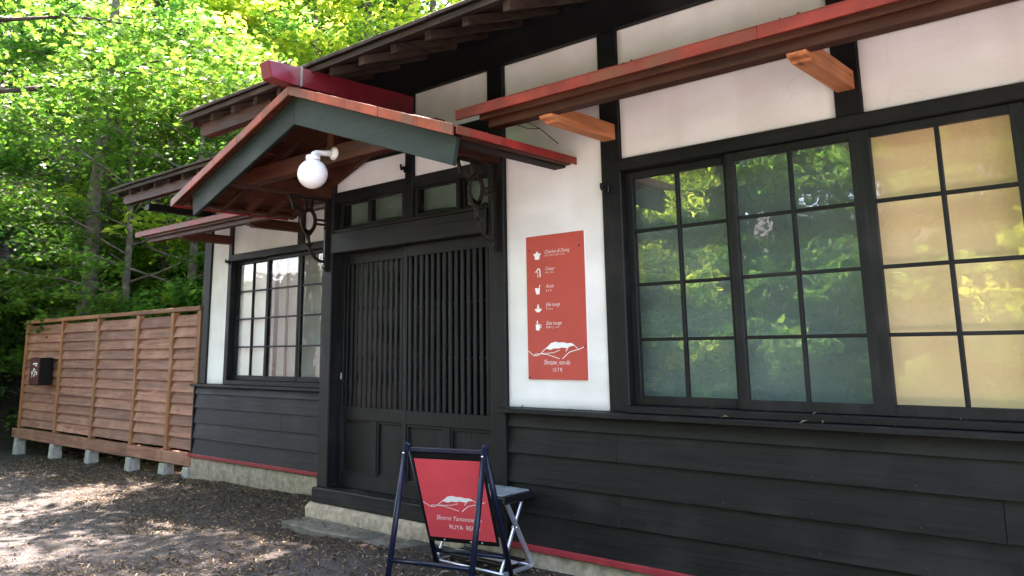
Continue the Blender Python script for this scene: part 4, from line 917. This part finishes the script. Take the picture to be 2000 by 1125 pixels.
shrubs('shrub2', [(-9.6, 3.4, .4, 1.1), (-12.2, 3.4, 1.9, 1.2), (-14.2, 3.4, 3.3, 1.2), (-16.3, 2.2, 5, 1.2), (-11.0, 5.5, .2, 1.4), (-16.5, .9, 2.2, 1.0)], 'low maple bush with star leaves on the slope', 'low maple bushes', 'maple_bush')
shrubs('shrub3', [(-16.0, 1.5, .4, .9), (-16.6, .1, 1.9, 1.0), (-17.2, -1.0, 3.3, 1.0), (-18.2, 1.3, 5, 1.4), (-14.6, 2.0, .2, .7), (-18.5, -.2, 2.2, 1.4), (-12.4, 2.2, 2.9, .6), (-10.6, 2.1, 4.9, .5), (-14.1, 5.8, .9, 1.2), (-17.5, 5.2, 2.9, 1.4)], 'dark leafy undergrowth bush by the fence end', 'dark undergrowth bushes', 'dark_bush')
PR['shrub4'] = tree_proto(73, 2.4, 1.3, 13, 60, .36, .08, .066, DIAM, LEAF_LIME, BARK_D, start=.06, tr=.03, sprays=9)
shrubs('shrub4', [(-10.4, 3.3, 0, 1.0), (-12.6, 2.9, 1.3, .95), (-14.6, 3.0, 2.4, 1.0), (-11.4, 4.6, 3.3, 1.2), (-13.8, 5.0, 4.4, 1.2), (-16.4, 3.6, 5.2, 1.2), (-9.8, 4.9, .9, 1.3)], 'pale yellow green bush rising above the fence top', 'pale bushes behind the fence', 'pale_bush')
# maple over the yard (trunk beside the lane), its branches hang into the view
PR['yard_maple'] = tree_proto(83, 9.5, 4.6, 20, 105, .62, .05, .066, STAR, LEAF_MAPLE, BARK_D, start=.40, tr=.13, sprays=12, droop=.1)
plant('overhanging_maple', PR['yard_maple'], (-10.3, -1.5), .6, 1.1, 'maple beside the lane with branches hanging over the yard', 'tree')
plant('overhanging_maple', PR['yard_maple'], (-14.5, -6.5), 2.6, 1.15, 'maple across the lane reaching over its gravel', 'tree')
# wood across the lane, mirrored in the panes
ring2 = [('mid2', -7.5, -13.5, 0, 1.0), ('lime2', -11.5, -12.0, 1, 1.0), ('mid1', -15.5, -11.5, 2, 1.1), ('maple1', -4.5, -14.5, 3, 1.2), ('lime1', -9.0, -10.6, 4, .8), ('mid1', -6.2, -11.5, 2.2, .7), ('lime2', -13.6, -10.8, 5.3, .8), ('maple1', -11.2, -9.9, 2.1, .8), ('mid1', -3.0, -11.8, 1.4, .7), ('lime2', -1.0, -13.0, 3.0, .8), ('maple1', -4.8, -11.0, .4, .7), ('mid2', -12, -17, 5, 1.2), ('cedar', -6.0, -19, 2, 1.0), ('cedar', -10, -21, 1, 1.1), ('cedar', -15, -18, 3, 1.1), ('lime2', -18, -14, .6, 1.1), ('mid1', -1.0, -16, 4.6, 1.0), ('cedar', -2, -21, 5, 1.1), ('mid2', 4, -18, 2.6, 1.0), ('mid2', -9, -15.5, 1.9, 1.35), ('mid1', -13.5, -14.5, 3.9, 1.35), ('mid2', -17, -22, 3.1, 1.6), ('mid2', -8, -24, .4, 1.7), ('mid2', -22, -17, 5.1, 1.5)]
for k, x, y, rz, sc in ring2: plant('lane_tree', PR[k], (x, y), rz, sc, 'tree standing in the wood across the lane', 'tree', 'trees across the lane')
for k, x, y, rz, sc in [('shrub1', -6.5, -9.6, 0, 1.2), ('shrub2', -8.5, -9.2, 1, 1.3), ('shrub1', -10.6, -9.4, 2, 1.2), ('shrub3', -5.2, -10.4, 3, 1.2), ('shrub2', -3.8, -10.8, 4, 1.3), ('shrub1', -12.6, -9.6, 5, 1.2), ('shrub4', -1.6, -9.4, .3, 1.2), ('shrub1', -3.0, -9.0, 1.3, 1.0), ('shrub2', -4.6, -9.3, 2.3, 1.4), ('shrub1', -5.9, -8.8, 3.3, 1.0), ('shrub4', -7.5, -9.2, 4.3, 1.2), ('shrub3', -9.4, -9.0, 5.3, 1.1), ('shrub1', -.4, -9.6, 1.1, 1.3), ('shrub2', -2.2, -10.2, 1.7, 1.5)]:
    plant('lane_shrub', PR[k], (x, y), rz, sc, 'shrub at the far edge of the lane', 'shrub', 'shrubs across the lane', ('stems', 'foliage'))
